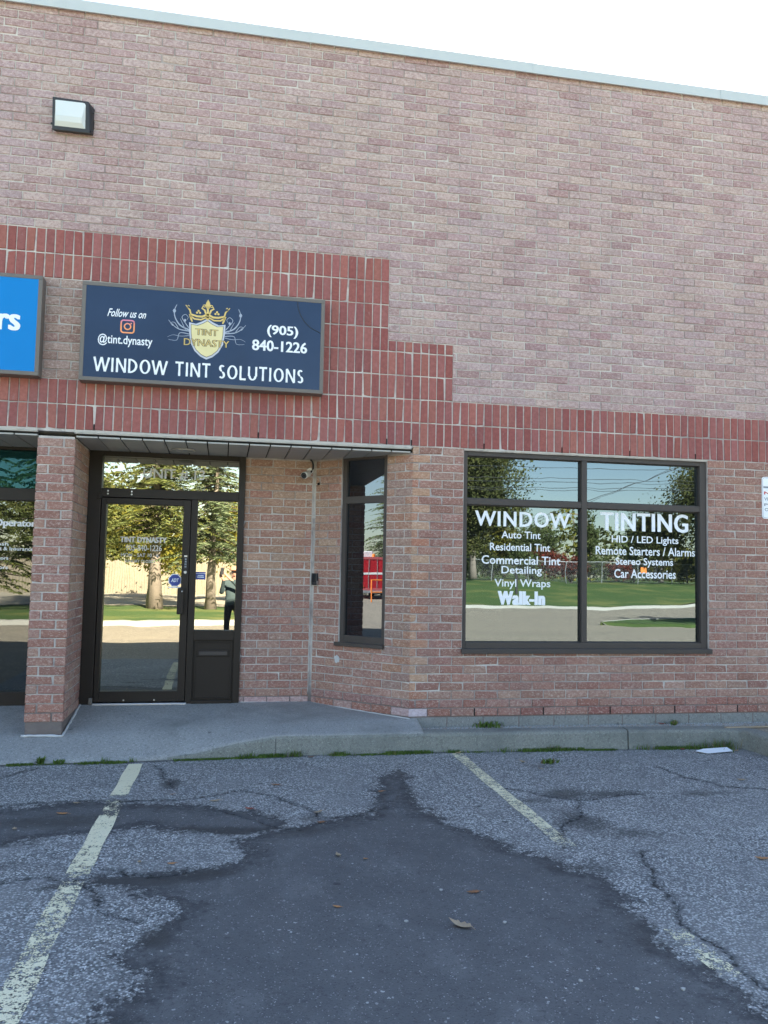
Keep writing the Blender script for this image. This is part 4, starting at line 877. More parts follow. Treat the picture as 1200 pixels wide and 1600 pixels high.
# ---- fallen leaves
def leaf(x, yy, size, mat, rot, label, curl=.5, z=None):
    size *= 1.25; V, F = [], []; n = 9; pr = [0, .42, .36, .55, .30, .46, .24, .14, 0]
    for i in range(n):
        t = i/(n-1)-.5; w_ = pr[i]*size*.75; up = curl*size*(t*t*1.1); 
        for s in (-1, 0, 1): V.append((s*w_, t*size*1.5, up+abs(s)*curl*size*.35*pr[i]+.002))
    F = [(3*i+k, 3*i+k+1, 3*i+k+4, 3*i+k+3) for i in range(n-1) for k in (0, 1)]
    V += [(-.0015, -.75*size, V[0][2]), (.0015, -.75*size, V[0][2]), (0, -1.25*size, .004)]; F.append((27, 28, 29))
    mt = Matrix.Translation((x, yy, (gz(x, yy) if z is None else z)+.003)) @ Matrix.Rotation(rot, 4, 'Z') @ Matrix.Rotation(random.uniform(-.2, .25), 4, 'X')
    o = MB().add(V, F).build('fallen_leaf', mat, None, xf=mt, smooth=True); so = o.modifiers.new('solid', 'SOLIDIFY'); so.thickness = .0012
    return tag(o, label, 'leaf', 'fallen leaves on the asphalt')
lt_, lb, lr, lo = M['leaf_tan'], M['leaf_brown'], M['leaf_red'], M['leaf_orange']
for a in [(-2.58,-1.93,.040,lo,1.4,'orange brown leaf on dark asphalt left of the yellow line',.4),(-2.81,-2.24,.030,lt_,.3,'small pale leaf at the far left on dark asphalt',.6),(-1.32,-1.99,.040,lr,.9,'red leaf lying on light asphalt below the entrance',.5),
 (-.86,-2.38,.036,lb,2.1,'brown leaf at the top edge of the dark patch',.6),(-.83,-3.02,.034,lt_,.2,'tan upturned leaf in the upper middle of the dark patch',1.0),(-.94,-3.77,.024,lo,1.0,'small orange leaf in the middle of the dark patch',.3),(-.85,-2.14,.034,lt_,1.6,'tan leaf on the crack just above the dark patch',.5),
 (-1.56,-1.75,.042,lt_,1.3,'flat tan leaf on light asphalt in front of the ramp',.3),(-1.10,-1.36,.040,lb,1.5,'brown leaf on light asphalt in front of the kerb joint',.4),(-.39,-4.08,.062,lt_,1.0,'large crumpled tan leaf low on the dark patch',.9),(-.20,-3.68,.040,lb,1.7,'flat brown leaf above the large crumpled leaf',.3),
 (1.69,-3.42,.046,lo,.8,'orange leaf on light asphalt at the right edge',.6),(2.75,-1.64,.042,lt_,1.5,'pale leaf on light asphalt at the far right near the kerb',.4),(1.14,-.79,.036,lt_,.4,'tan upturned leaf near the kerb right of the broken line',1.0),(1.21,-1.06,.030,lt_,1.8,'small tan leaf beside the weeds on the asphalt',.5),
 (-.68,-3.10,.020,lo,.5,'tiny orange leaf right of the upturned leaf',.6),(-1.97,-2.98,.024,lt_,.1,'small upturned leaf beside the yellow line on a light tongue',1.0),(-1.79,-3.03,.026,lo,1.4,'orange leaf beside the small upturned leaf',.3),(-1.87,-1.53,.026,lb,.9,'small brown leaf by the crack right of the yellow line',.4),
 (-2.53,-1.68,.024,lt_,1.2,'small pale leaf on the crack left of the yellow line',.5),(-.31,-1.63,.026,lo,1.4,'orange leaf on the narrow dark stain above the patch',.4),(.66,-.40,.044,lt_,.6,'tan curled leaf against the kerb at the broken line',1.0),(3.25,-.50,.046,lb,.7,'brown leaf among the weeds in the kerb corner',.8),
 (3.42,-.56,.040,lt_,1.9,'tan leaf lying in front of the kerb corner weeds',.6),(2.92,-.45,.040,lr,2.4,'red brown leaf beside the white paper at the kerb',.8),(-.72,-.40,.030,lb,1.2,'brown leaf under the kerb right of the joint',.5)]: leaf(*a)
leaf(2.93, -.03, .045, lr, .4, 'red leaf on the gravel strip behind the kerb', .8, z=-.105)
rp = random.Random(4)
for i, (x, yy, s, lb_) in enumerate([(.35,-4.81,.011,'pale pebble near the lower right of the dark patch'),(-.04,-4.68,.010,'dark pebble low on the dark patch'),(-.36,-3.62,.010,'white pebble in the middle of the dark patch'),(-.16,-4.07,.010,'pale pebble right of the large crumpled leaf'),(-.63,-3.99,.010,'dark pebble left of the large crumpled leaf'),(.16,-4.78,.010,'grey pebble left of the pale pebble')]):
    bm = bmesh.new(); bmesh.ops.create_icosphere(bm, subdivisions=1, radius=1)
    for v in bm.verts: v.co = Vector((v.co.x*s*rp.uniform(.8, 1.3), v.co.y*s*rp.uniform(.8, 1.3), v.co.z*s*.65*rp.uniform(.8, 1.2)))
    me = bpy.data.meshes.new('pebble'); bm.to_mesh(me); bm.free(); me.materials.append(M['stone']); o = bpy.data.objects.new('pebble', me); COL.objects.link(o); o.location = (x, yy, gz(x, yy)+s*.4); tag(o, lb_, 'pebble', 'pebbles on the asphalt')
# ---- weeds
def weed(x, yy, z, n, h, label, spread=.05, broad=False, dry=0, group='weeds along the kerb'):
    rw = random.Random(int(x*977+yy*31)); m = MB()
    for i in range(n):
        a = rw.uniform(0, 6.28); ln = h*rw.uniform(.5, 1.1); lean = rw.uniform(.15, .9); bx, by = x+rw.gauss(0, spread*.5), yy+rw.gauss(0, spread*.25)
        w_ = (rw.uniform(.006, .013) if broad else rw.uniform(.0018, .0035)); d = Vector((math.cos(a), math.sin(a), 0)); s = Vector((-d.y, d.x, 0)); pts = []
        for k in range(4):
            t = k/3; c = Vector((bx, by, z))+d*ln*lean*t*t+Vector((0, 0, ln*(t-.35*lean*t*t))); ww = w_*((.5, 1.1, .9, .05)[k] if broad else (1, .9, .6, .1)[k]); pts += [c-s*ww, c+s*ww]
        m.mi = 1 if rw.random() < dry else 0
        m.add(pts, [(2*k, 2*k+1, 2*k+3, 2*k+2) for k in range(3)])
    return tag(m.build('weed', [M['weed'], M['drytuft']], None), label, 'weed', group)
for a in [(1.06,-.02,-.104,60,.075,'broad leafy weed against the foundation below the shop window',.14,True,.05),(3.06,-.03,-.104,24,.06,'small weed beside the red leaf on the gravel',.05,True,.1),(3.35,-.47,G,150,.13,'large weed clump in the kerb corner at the right',.16,False,.3),
 (3.10,-.43,G,60,.09,'weed tuft beside the kerb corner clump',.12,False,.2),(1.38,-.85,G,50,.05,'weed growing in a crack of the asphalt before the kerb',.07,True,.2),(-.85,-.335,G,90,.07,'grass tuft at the kerb joint near the ramp',.09,False,.2),(-.45,-.335,G,80,.06,'grass tuft at the kerb foot right of the joint',.13,False,.3),
 (-1.30,-.35,G,70,.06,'grass tuft along the sloping kerb end',.08,False,.1),(.10,-.335,G,70,.05,'low grass at the kerb foot left of the broken line',.14,False,.2),(1.62,-.345,G,60,.075,'grass tuft at the kerb foot below the window centre',.08,False,.2),(1.10,-.34,G,50,.06,'grass tuft at the kerb foot right of the broken line',.14,False,.2),(2.55,-.36,G,60,.07,'grass tuft right of the right kerb joint',.14,False,.2),
 (-3.02,-.42,G,30,.075,'sprout on the joint before the brick pillar',.03,True,.0),(-2.87,-.42,G,26,.045,'low sprout right of the pillar sprout',.05,True,0),(-2.50,-.415,G,22,.06,'thin sprout on the joint left of the yellow line',.03,False,0),(-2.28,-.41,G,22,.05,'thin sprout at the end of the yellow line',.03,False,0),(3.02,-.12,-.1,14,.05,'little weed behind the right kerb',.03,True,.2)]:
    weed(*a)
ms = MB(); rm = random.Random(8)
for i in range(16000):
    x = rm.uniform(-4.2, 3.45); yy = front_y(x)-.012-abs(rm.gauss(0, .026)); hh = rm.uniform(.006, .026)*(.6+.8*(math.sin(x*5)+math.sin(x*11.3)*.7 > -.2)); a = rm.uniform(0, 6.28); s = rm.uniform(.004, .009)
    if math.sin(x*4.1+1)+.8*math.sin(x*9.7)+.5*math.sin(x*23) < -.15+rm.gauss(0, .35): continue
    if x < -1.9: hh *= .7
    ms.add([(x-s*math.cos(a), yy-s*math.sin(a), G-.002), (x+s*math.cos(a), yy+s*math.sin(a), G-.002), (x+rm.uniform(-.008, .008), yy+rm.uniform(-.008, .004), G+hh)], [(0, 1, 2)])
tag(ms.build('moss', M['weed'], None), 'moss and tiny weeds along the kerb joint', 'moss', kind='stuff')
# ---- litter
pp = MB().add([(2.965, -.60, G+.022), (3.06, -.665, G+.010), (3.345, -.635, G+.020), (3.335, -.55, G+.040), (3.08, -.55, G+.030)], [(0, 1, 4), (1, 2, 3, 4)]).build('paper_sheet', M['paper'], None); pp.modifiers.new('s', 'SOLIDIFY').thickness = .0015
tag(pp, 'folded white paper lying at the kerb on the right', 'paper')
wd = MB(); wd.box(3.46, 4.9, -.35, -.315, -.092, -.080); o = wd.build('wooden_lath', M['wood'], None, bevel=.002); tag(o, 'weathered wooden lath lying on the kerb at the right edge', 'lath')
# ------------------------------------------------------------------ what stands across the lot (seen in the glass)
def lawn_z(x, yy): 
    d = max(0, -yy-33); return G+.02+(min(1.2, d*.068) if x > 2 else 0)
FR = [(-70, -16.6), (-30, -16.2), (-12, -15.6), (-4, -15.4), (0, -16.2), (3.5, -19), (6.5, -25), (9.5, -30), (13, -31.4), (16, -30.6), (20.5, -33.2), (26, -36.2), (40, -42), (70, -52)]
fx = [p[0] for p in FR]; fyy = [p[1] for p in FR]
def edge_y(x): return float(np.interp(x, fx, fyy))
V, F = [], []; gxs = np.concatenate([np.linspace(-70, -12, 12), np.linspace(-11, 40, 60), np.linspace(43, 120, 14)]); K = 14
for x in gxs:
    e = edge_y(x)
    for j in range(K+1): yy = e+(-110-e)*(j/K)**1.8; V.append((x, yy, lawn_z(x, yy)))
F = [((i+1)*(K+1)+j, i*(K+1)+j, i*(K+1)+j+1, (i+1)*(K+1)+j+1) for i in range(len(gxs)-1) for j in range(K)]
tag(fix_normals(MB().add(V, F).build('lawn', M['grass'], None, origin=(0, 0, 0), smooth=True)), kind='structure')
kb = MB()
for i in range(len(gxs)-1):
    a, b = gxs[i], gxs[i+1]; ya, yb = edge_y(a), edge_y(b)
    kb.add([(a, ya+.35, G+.004), (b, yb+.35, G+.004), (b, yb+.15, G+.13), (a, ya+.15, G+.13), (b, yb-.1, G+.14), (a, ya-.1, G+.14)], [(0, 1, 2, 3), (3, 2, 4, 5)])
tag(kb.build('road_kerb', M['kerbfar'], None), kind='structure')
tag(MB().quad((-60, -44.2, G+.035), (2, -44.2, G+.035), (2, -27.5, G+.035), (-60, -27.5, G+.035)).build('dirt_path', M['dirt'], None), kind='structure')
# sidewalk line in the right lawn and a grass island in the lot
isl = MB(); P = [(11.2, -18.6), (14, -17.6), (19, -18.2), (26, -20), (26, -23.5), (19, -22.2), (13.5, -20.8)]
isl.vprism(P, G-.02, G+.11); tag(isl.build('grass_island', M['grass'], None), kind='structure')
ik = MB(); n = len(P)
for i in range(n):
    a, b = Vector(P[i]), Vector(P[(i+1) % n]); d = (b-a).normalized(); o_ = Vector((d.y, -d.x))*.18
    ik.add([(a.x+o_.x, a.y+o_.y, G+.002), (b.x+o_.x, b.y+o_.y, G+.002), (b.x, b.y, G+.125), (a.x, a.y, G+.125)], [(0, 1, 2, 3)])
tag(ik.build('island_kerb', M['kerbfar'], None), kind='structure')
# ---- trees
def trunk_mb(m, x, yy, z, h, r, rt, lean=(0, 0), n=7):
    P, rr = [], []
    for i in range(n+1): t = i/n; P.append((x+lean[0]*t+.03*math.sin(5*t+x), yy+lean[1]*t, z+h*t)); rr.append(r*(1.5 if i == 0 else 1.08 if i == 1 else 1)*(1-t)+rt*t)
    m.tube(P, rr, 9)
def conifer(x, yy, h, rad, bare, r, mat, label, seed, dens=1.0, name='spruce_tree'):
    rt = random.Random(seed); z = G; e = empty(name, (x, yy, z), label, 'tree', 'trees across the lot')
    t = MB(); trunk_mb(t, x, yy, z, h*.96, r, .02); t.build('trunk', M['bark'], e, smooth=True)
    m = MB(); zz = bare; br = MB()
    while zz < h:
        k = 1-(zz-bare)/(h-bare); L0 = rad*(k**.8)*rt.uniform(.8, 1.1)+.15
        for j in range(int(9*dens)+1):
            a = rt.uniform(0, 6.28); L = L0*rt.uniform(.65, 1.1); d = Vector((math.cos(a), math.sin(a), 0)); droop = rt.uniform(.12, .42); z0 = z+zz+rt.uniform(-.15, .15)
            s = Vector((-d.y, d.x, 0)); nS = max(3, int(L/.095*dens))
            br.tube([(x, yy, z0), tuple(Vector((x, yy, z0))+d*L*.6+Vector((0, 0, -L*droop*.36)))], [.025*k+.01, .008], 4)
            for q in range(nS):
                u = (q+rt.random())/nS; c = Vector((x, yy, z0))+d*L*u+Vector((0, 0, -L*droop*u*u+.04)); 
                for sd in (-1, 1):
                    ln = (.12+.24*(1-u)*min(1.2, L*.6))*rt.uniform(.6, 1.2); tip = c+s*sd*ln*.9+d*ln*.6+Vector((0, 0, -ln*rt.uniform(.05, .55))); wv = d*rt.uniform(.025, .055)+Vector((0, 0, rt.uniform(-.035, .035)))
                    m.add([c-wv*.5, c+wv, tip+wv*.4, tip-wv*.6], [(0, 1, 2, 3)])
        zz += .34/dens**.5*rt.uniform(.8, 1.2)
    m.build('crown', mat, e); br.build('branches', M['bark'], e); return e
def broadleaf(x, yy, z, h, rx, rz, mat, label, seed, n=5200, leaf_=.17, r=.2, name='maple_tree', lean=(0, 0), cz=None, group='trees across the lot', cat='tree', clump=.55):
    rt = random.Random(seed); nr = np.random.default_rng(seed); e = empty(name, (x, yy, z), label, cat, group)
    cz = cz if cz is not None else z+h-rz; t = MB()
    trunk_mb(t, x, yy, z, max(.4, cz-z), r, r*.45, lean); top = Vector((x+lean[0], yy+lean[1], max(z+.4, cz)))
    C = []
    for i in range(46):
        v = nr.normal(size=3); v /= np.linalg.norm(v); rr = nr.uniform(.45, 1.0); c = Vector((top.x+v[0]*rx*rr, top.y+v[1]*rx*rr, cz+v[2]*rz*rr)); C.append((c, nr.uniform(.5, 1.0)*min(rx, rz)*clump*.75))
        if i < 14: b0 = Vector((x+lean[0]*.7, yy+lean[1]*.7, z+(cz-z)*rt.uniform(.5, 1))); t.tube([b0, b0.lerp(c, .5)+Vector((0, 0, .15)), c], [r*.35, r*.2, .015], 5)
    t.build('trunk', M['bark'], e, smooth=True)
    m = MB()
    for i in range(n):
        c, s = C[rt.randrange(len(C))]; v = nr.normal(size=3)*s*.55; p = c+Vector(v); d = Vector(nr.normal(size=3)).normalized(); u = d.orthogonal().normalized()*leaf_*rt.uniform(.6, 1.2); w_ = d.cross(u).normalized()*leaf_*.6*rt.uniform(.6, 1.2)
        m.add([p-u, p-w_, p+u, p+w_], [(0, 1, 2, 3)])
    for i in range(n//5):                                   # larger leaf sprays deep inside the crown
        v = nr.normal(size=3); v *= nr.uniform(0, .62)/np.linalg.norm(v); p = Vector((top.x+v[0]*rx, top.y+v[1]*rx, cz+v[2]*rz)); d = Vector(nr.normal(size=3)).normalized(); u = d.orthogonal().normalized()*leaf_*2; w_ = d.cross(u).normalized()*leaf_*1.4
        m.add([p-u, p-w_, p+u, p+w_], [(0, 1, 2, 3)])
    m.build('crown', mat, e); return e
conifer(-4.24, -25.1, 12, 3.3, 2.9, .24, M['spruce'], 'tall spruce with thick bare lower trunk reflected in the entrance door', 1)
conifer(-1.96, -25.0, 11, 2.9, 2.3, .17, M['bluespruce'], 'slimmer bluish spruce reflected in the door sidelight', 2)
conifer(-7.6, -24.0, 12, 3.3, 2.2, .22, M['spruce'], 'spruce behind the left edge of the door reflection', 3)
conifer(-10.8, -23.6, 11, 3.3, 1.2, .22, M['spruce'], 'dark spruce reflected in the neighbouring window', 4)
broadleaf(-.3, -33, G, 6.0, 2.4, 2.4, M['yellow'], 'yellow green autumn tree behind the bluish spruce', 5, 7000, .09, .12)
broadleaf(-5.2, -36, G, 5.2, 2.6, 2.0, M['yellow'], 'yellowing tree behind the thick spruce trunk', 6, 6000, .10, .12)
broadleaf(-10, -50, G, 9, 5, 4, M['maple'], 'rounded green tree beyond the wooden fence', 7, 4200, .25, .2)
broadleaf(16.2, -50, 1.0, 10.2, 3.6, 4.3, M['maple'], 'big dense maple reflected at the left of the shop window', 8, 24000, .12, .25, clump=.55)
broadleaf(35.4, -49, 1.0, 10.5, 3.6, 4.2, M['maple'], 'leaning dark tree reflected at the right edge of the shop window', 9, 18000, .12, .22, lean=(-.6, 0))
broadleaf(31.6, -51, 1.0, 6.2, 2.3, 2.4, M['maple'], 'smaller round tree beside the leaning dark tree', 10, 8000, .11, .15)
broadleaf(25.9, -52, 1.0, 5.6, 1.0, 2.3, M['shrub'], 'slender young tree left of the utility pole', 11, 1300, .13, .09)
broadleaf(22.8, -55, 1.0, 4.2, 2.3, 1.8, M['shrub'], 'rounded olive tree in the middle of the window reflection', 12, 7000, .10, .1)
broadleaf(20.6, -56, 1.0, 4.8, 1.5, 1.9, M['yellow'], 'small yellowing tree next to the big maple', 13, 3500, .10, .1)
broadleaf(19.5, -11.5, G, 8.5, 2.6, 2.8, M['maple'], 'young tree at the near end of the grass island right of the picture', 14, 3500, .2, .12)
sh = [(13.5, 'shrub', 1.9), (16, 'shrub', 1.7), (18.5, 'shrub', 1.8), (21, 'shrub', 2.0), (22.6, 'redshrub', 2.1), (24.6, 'redshrub', 1.6), (26.4, 'shrub', 1.7), (28.4, 'redshrub', 1.2), (30, 'shrub', 1.9), (32.2, 'yellow', 1.7), (34.6, 'shrub', 2.0), (37, 'shrub', 2.1)]
names = {'shrub': 'green', 'redshrub': 'red', 'yellow': 'yellow'}
for i, (x, k, h) in enumerate(sh):
    nth = ['first', 'second', 'third', 'fourth', 'fifth', 'sixth', 'seventh', 'eighth', 'ninth', 'tenth', 'eleventh', 'twelfth'][i]
    broadleaf(x, -52.3+.5*(i % 2), 1.0, h+.3, 1.5, h*.55, M[k], '%s hedge shrub, %s from the left behind the wire fence' % (names[k], nth), 40+i, 2200, .085, .05, 'hedge_shrub', group='hedge behind the wire fence', cat='shrub')
conifer(-51, -9.6, 10, 3.4, .3, .2, M['bluespruce'], 'spruce behind the red truck in the narrow window', 60, .8)
conifer(-56, -6.0, 7.5, 3.0, .3, .2, M['spruce'], 'lower spruce left of the truck spruce', 61, .8)
# far wood that closes the view beyond lawn and fence
tw = MB(); rw = random.Random(77)
for i in range(26000):
    x = rw.uniform(-60, 95); top = 4.2+1.5*math.sin(x*.21)+.9*math.sin(x*.57+1)+.6*math.sin(x*1.3); yy = -78+rw.uniform(-3, 3); z = .6+(top+1.2)*rw.random()**.8; s = rw.uniform(.15, .34)
    d = Vector((rw.gauss(0, 1), rw.gauss(0, 1), rw.gauss(0, 1))).normalized(); u = d.orthogonal().normalized()*s; w_ = d.cross(u).normalized()*s*.7; p = Vector((x, yy, z)); tw.mi = (0, 0, 1, 2)[int((math.sin(x*.4)+math.sin(x*.93)+2.2+rw.random())*.9) % 4]
    tw.add([p-u, p-w_, p+u, p+w_], [(0, 1, 2, 3)])
tag(tw.build('far_wood', [M['maple'], M['shrub'], M['yellow']], None), 'far belt of autumn trees beyond the fences', 'trees', kind='stuff')
# ---- wooden board fence
fe = empty('board_fence', (-14, -44.6, G), 'weathered wooden board fence reflected in the entrance door', 'fence'); rf = random.Random(2); m = MB()
x = -40.0
while x < 1.5:
    wd_ = rf.uniform(.135, .15); hh = rf.uniform(1.98, 2.06); m.box(x, x+wd_, -44.62+rf.uniform(-.012, .012), -44.60+.01, G, G+hh); x += wd_+rf.uniform(.006, .018)
tag(m.build('boards', M['fencewood'], fe), kind='stuff')
for i in range(17): MB().box(-40+i*2.6, -39.9+i*2.6, -44.72, -44.63, G, G+2.0).build('post', M['fencewood'], fe)
for z in (.4, 1.6): MB().box(-40, 1.5, -44.665, -44.635, G+z, G+z+.09).build('rail', M['fencewood'], fe)
ns = MB().box(-6.05, -5.55, -44.56, -44.55, 1.10, 1.50); tag(ns.build('fence_notice', M['yellow'] if False else plain('yellow_plate', (.75, .62, .08), .5), None), 'small yellow notice on the board fence', 'sign')
# ---- chain link fence
ce = empty('wire_fence', (27, -50.5, .9), 'chain link fence along the top of the lawn', 'fence')
for i in range(13): MB().tube([(12+i*2.9, -50.5, .85), (12+i*2.9, -50.5, 2.42)], .03, 8).build('post', M['galv'], ce)
MB().tube([(12, -50.5, 2.40), (46.8, -50.5, 2.40)], .022, 6).build('top_rail', M['galv'], ce)
m = MB()
for i in range(240):
    x = 12+i*.145
    for s in (-1, 1):
        x2 = x+s*1.45
        m.add([(x-.002, -50.49, .9), (x+.002, -50.49, .9), (x2+.002, -50.49, 2.38), (x2-.002, -50.49, 2.38)], [(0, 1, 2, 3)])
m.build('mesh_fabric', M['galv'], ce)
o = MB().box(29.6, 30.1, -50.46, -50.44, 1.72, 2.12).build('fence_notice', M['orange'], None); tag(o, 'orange notice hanging on the chain link fence', 'sign')
o = MB(); o.box(37.6, 38.6, -55.1, -55.0, 3.2, 4.0); o.box(38.05, 38.15, -55.2, -55.1, 1.0, 3.3); tag(o.build('blue_signboard', plain('blue_signboard_paint', (.02, .12, .55), .4), None), 'small blue signboard among the trees at the far right of the reflection', 'sign')
o = MB(); o.box(15.9, 16.06, -40.1, -40.0, .2, 1.35); tag(o.build('lawn_post', M['wire'], None), 'short dark post standing on the lawn', 'post')
# ---- utility poles and wires
for x, yy, h, lb_ in ((36.0, -85, 7.0, 'distant utility pole right of the slender young tree'), (41.5, -90, 9.0, 'taller distant utility pole behind the small round tree')):
    e = empty('utility_pole', (x, yy, .9), lb_, 'utility pole', 'utility poles'); MB().tube([(x, yy, .8), (x, yy, .9+h)], [.10, .07], 8).build('pole', M['bark'], e, smooth=True); MB().box(x-.9, x+.9, yy-.06, yy+.06, h-.1, h+.05).build('crossarm', M['bark'], e)
def cable(pts, lb_, r=.016):
    a, b = Vector(pts[0]), Vector(pts[1]); P = [a.lerp(b, i/16)-Vector((0, 0, pts[2]*4*(i/16)*(1-i/16))) for i in range(17)]
    tag(MB().tube(P, r, 5).build('utility_wire', M['wire'], None), lb_, 'wire', 'overhead wires across the lot')
for i, (za, zb_, sg_) in enumerate(((7.75, 8.6, .25), (7.05, 7.85, .2), (6.86, 7.7, .25), (6.35, 7.4, .15), (6.28, 7.28, .22))):
    cable([(2, -40, za), (50, -40, zb_+.6), sg_], 'nearly level overhead wire, %s from the top in the window' % ['first', 'second', 'third', 'fourth', 'fifth'][i])
cable([(16, -40, 4.4), (34, -40, 11.4), .15], 'thick overhead wire rising to the right', .02); cable([(17, -41, 4.5), (34, -41, 11.9), .3], 'thin overhead wire rising beside the thick one', .012)
# ---- red truck and barrier far down the lot
tk = empty('red_truck', (-42.5, -7.4, G), 'red box truck parked far down the lot, seen in the narrow window', 'truck'); tx = -42.0
MB().box(tx-6, tx, -8.6, -6.2, G+.55, G+2.55).build('box_body', M['truckred'], tk, bevel=.05)
fr = MB(); 
for a in ((-8.62, -8.46, .55, 2.57), (-6.36, -6.18, .55, 2.57)): fr.box(tx-.02, tx+.03, a[0], a[1], G+a[2], G+a[3])
fr.box(tx-.02, tx+.03, -8.46, -6.36, G+2.42, G+2.57); fr.box(tx-.02, tx+.03, -8.46, -6.36, G+.5, G+.66); fr.build('rear_frame', plain('faded_red_frame', (.45, .10, .10), .5), tk, bevel=.01)
MB().box(tx-8.2, tx-6.05, -8.5, -6.3, G+.5, G+2.1).build('cab', M['truckred'], tk, bevel=.12); MB().box(tx-8.25, tx-8.19, -8.3, -6.5, G+1.3, G+1.95).build('windscreen', M['winddark'], tk)
MB().box(tx-2.5, tx-1.6, -7.4, -6.5, G+2.55, G+2.95).build('roof_unit', M['whitepaint'], tk, bevel=.05); MB().lathe((tx-.5, -7.25, G+2.55), (0, 0, 1), [(0, .12), (.18, .11), (.22, .06)], 14).build('beacon', M['orange'], tk)
for x_ in (tx-1.2, tx-7.2):
    for yy in (-8.5, -6.6): MB().lathe((x_, yy, G+.48), (0, 1, 0), [(0, .48), (.28, .48)], 24).build('wheel', M['tyre'], tk)
for yy in (-8.2, -6.5): MB().box(tx+.03, tx+.05, yy-.09, yy+.09, G+.68, G+.80).build('tail_light', M['orange'], tk)
for yy in (-7.9, -7.4, -6.9): MB().box(tx+.0, tx+.02, yy-.015, yy+.015, G+.66, G+2.42).build('door_bar', M['galv'], tk)
MB().box(tx+.0, tx+.015, -8.4, -6.4, G+1.5, G+1.62).build('stripe', M['whitepaint'], tk)
MB().box(tx-.05, tx+.12, -8.5, -6.3, G+.38, G+.52).build('bumper', M['galv'], tk)
e = empty('safety_barrier', (-37, -6.6, G), 'orange tubular safety barrier in front of the red truck', 'barrier')
for yy in (-7.5, -6.85, -6.2): MB().tube([(-37, yy, G), (-37, yy, G+1.25)], .035, 8).build('post', M['orange'], e)
for z in (.55, 1.22): MB().tube([(-37, -7.5, G+z), (-37, -6.2, G+z)], .032, 8).build('rail', M['orange'], e)
# ---- the photographer
px, py = -1.31, -8.52; pe = empty('person', (px, py, G), 'person in dark jacket and tan cap holding up a phone, mirrored in the door', 'person')
J = {'pel': (0, 0, .92), 'bel': (0, .01, 1.08), 'che': (0, .0, 1.28), 'nek': (0, .01, 1.44), 'hd0': (0, .03, 1.52), 'hd1': (0, .04, 1.62), 'hd2': (0, .03, 1.69)}
E = [('pel', 'bel'), ('bel', 'che'), ('che', 'nek'), ('nek', 'hd0'), ('hd0', 'hd1'), ('hd1', 'hd2')]
Rr = {'pel': (.155, .115), 'bel': (.15, .11), 'che': (.17, .12), 'nek': (.06, .062), 'hd0': (.062, .08), 'hd1': (.078, .095), 'hd2': (.058, .07)}
for s, nm in ((-1, 'l'), (1, 'r')):
    hx = -.246+(s*.045)               # the phone is held to the left of the face, in front
    J.update({nm+'sh': (s*.19, 0, 1.385), nm+'el': (s*.25, .16, 1.16), nm+'wr': (s*.07-.14, .34, 1.46), nm+'pa': (hx+s*.02, .385, 1.56), nm+'hp': (s*.095, 0, .88), nm+'kn': (s*.115, .02, .49), nm+'an': (s*.125, -.015, .09), nm+'to': (s*.145, .15, .04)})
    E += [('che', nm+'sh'), (nm+'sh', nm+'el'), (nm+'el', nm+'wr'), (nm+'wr', nm+'pa'), ('pel', nm+'hp'), (nm+'hp', nm+'kn'), (nm+'kn', nm+'an'), (nm+'an', nm+'to')]
    Rr.update({nm+'sh': (.075, .075), nm+'el': (.05, .05), nm+'wr': (.032, .032), nm+'pa': (.036, .022), nm+'hp': (.095, .095), nm+'kn': (.066, .066), nm+'an': (.045, .05), nm+'to': (.042, .032)})
    for i in range(4):
        J[nm+'f%d' % i] = (hx+s*(.010), .395, 1.578+.018*(i-1)); J[nm+'g%d' % i] = (hx-s*.03, .41-.004*i, 1.582+.018*(i-1)); E += [(nm+'pa', nm+'f%d' % i), (nm+'f%d' % i, nm+'g%d' % i)]; Rr[nm+'f%d' % i] = (.0095, .0095); Rr[nm+'g%d' % i] = (.008, .008)
    J[nm+'t'] = (hx-s*.005, .36, 1.59); E.append((nm+'pa', nm+'t')); Rr[nm+'t'] = (.010, .010)
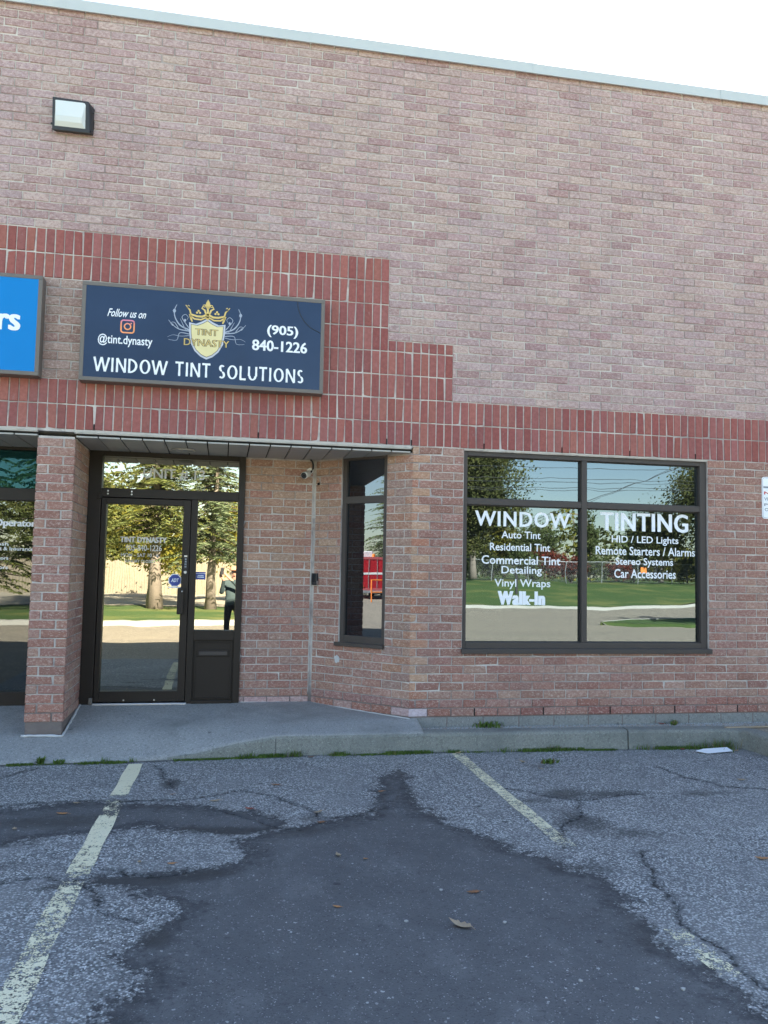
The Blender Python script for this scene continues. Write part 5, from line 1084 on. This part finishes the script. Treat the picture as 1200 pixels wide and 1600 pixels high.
ks = list(J); me = bpy.data.meshes.new('body'); me.from_pydata([(px+J[k][0], py+J[k][1], G+J[k][2]) for k in ks], [(ks.index(a), ks.index(b)) for a, b in E], [])
ob = bpy.data.objects.new('body', me); COL.objects.link(ob); ob.modifiers.new('skin', 'SKIN'); sv = me.skin_vertices[0].data
for i, k in enumerate(ks): sv[i].radius = Rr[k]; sv[i].use_root = (k == 'pel')
sb = ob.modifiers.new('sub', 'SUBSURF'); sb.levels = 2; sb.render_levels = 2
bm2 = bpy.data.meshes.new_from_object(ob.evaluated_get(bpy.context.evaluated_depsgraph_get())); bpy.data.objects.remove(ob)
bm2.name = 'body'; bm2.materials.clear()
for k in ('jacket', 'trousers', 'skin', 'shoe'): bm2.materials.append(M[k])
for p_ in bm2.polygons:
    c = p_.center; z = c.z-G; yy = c.y-py; p_.material_index = 2 if (z > 1.455 and yy < .2) or (yy > .325 and z > 1.44) else 3 if z < .10 else 1 if z < .90 else 0
    p_.use_smooth = True
ob = bpy.data.objects.new('body', bm2); COL.objects.link(ob); ob.parent = pe; ob.location = -pe.location
cp = MB(); cp.lathe((px, py+.03, G+1.635), (0, 0, 1), [(0, .098), (.04, .098), (.08, .075), (.10, .03)], 20); cp.box(px-.07, px+.07, py+.11, py+.20, G+1.645, G+1.657); cp.build('cap', M['cap'], pe, smooth=False, bevel=.01)
fc = MB(); fc.lathe((px, py+.135, G+1.575), (0, 1, 0), [(-.02, .016), (.006, .010)], 10); fc.build('nose', M['skin'], pe)
for s in (-1, 1):
    MB().lathe((px+s*.032, py+.118, G+1.602), (0, 1, 0), [(-.01, .011), (.006, .008)], 10).build('eye', M['white'], pe); MB().lathe((px+s*.083, py+.03, G+1.585), (s, 0, 0), [(-.01, .026), (.012, .022)], 10).build('ear', M['skin'], pe)
MB().box(px-.026, px+.026, py+.115, py+.126, G+1.536, G+1.544).build('mouth', M['leaf_red'], pe)
ph = MB().box(-1.592, -1.520, -8.076, -8.066, 1.275, 1.425); o = ph.build('phone', M['black'], None, bevel=.004); tag(o, 'black phone held up by the photographer', 'phone')
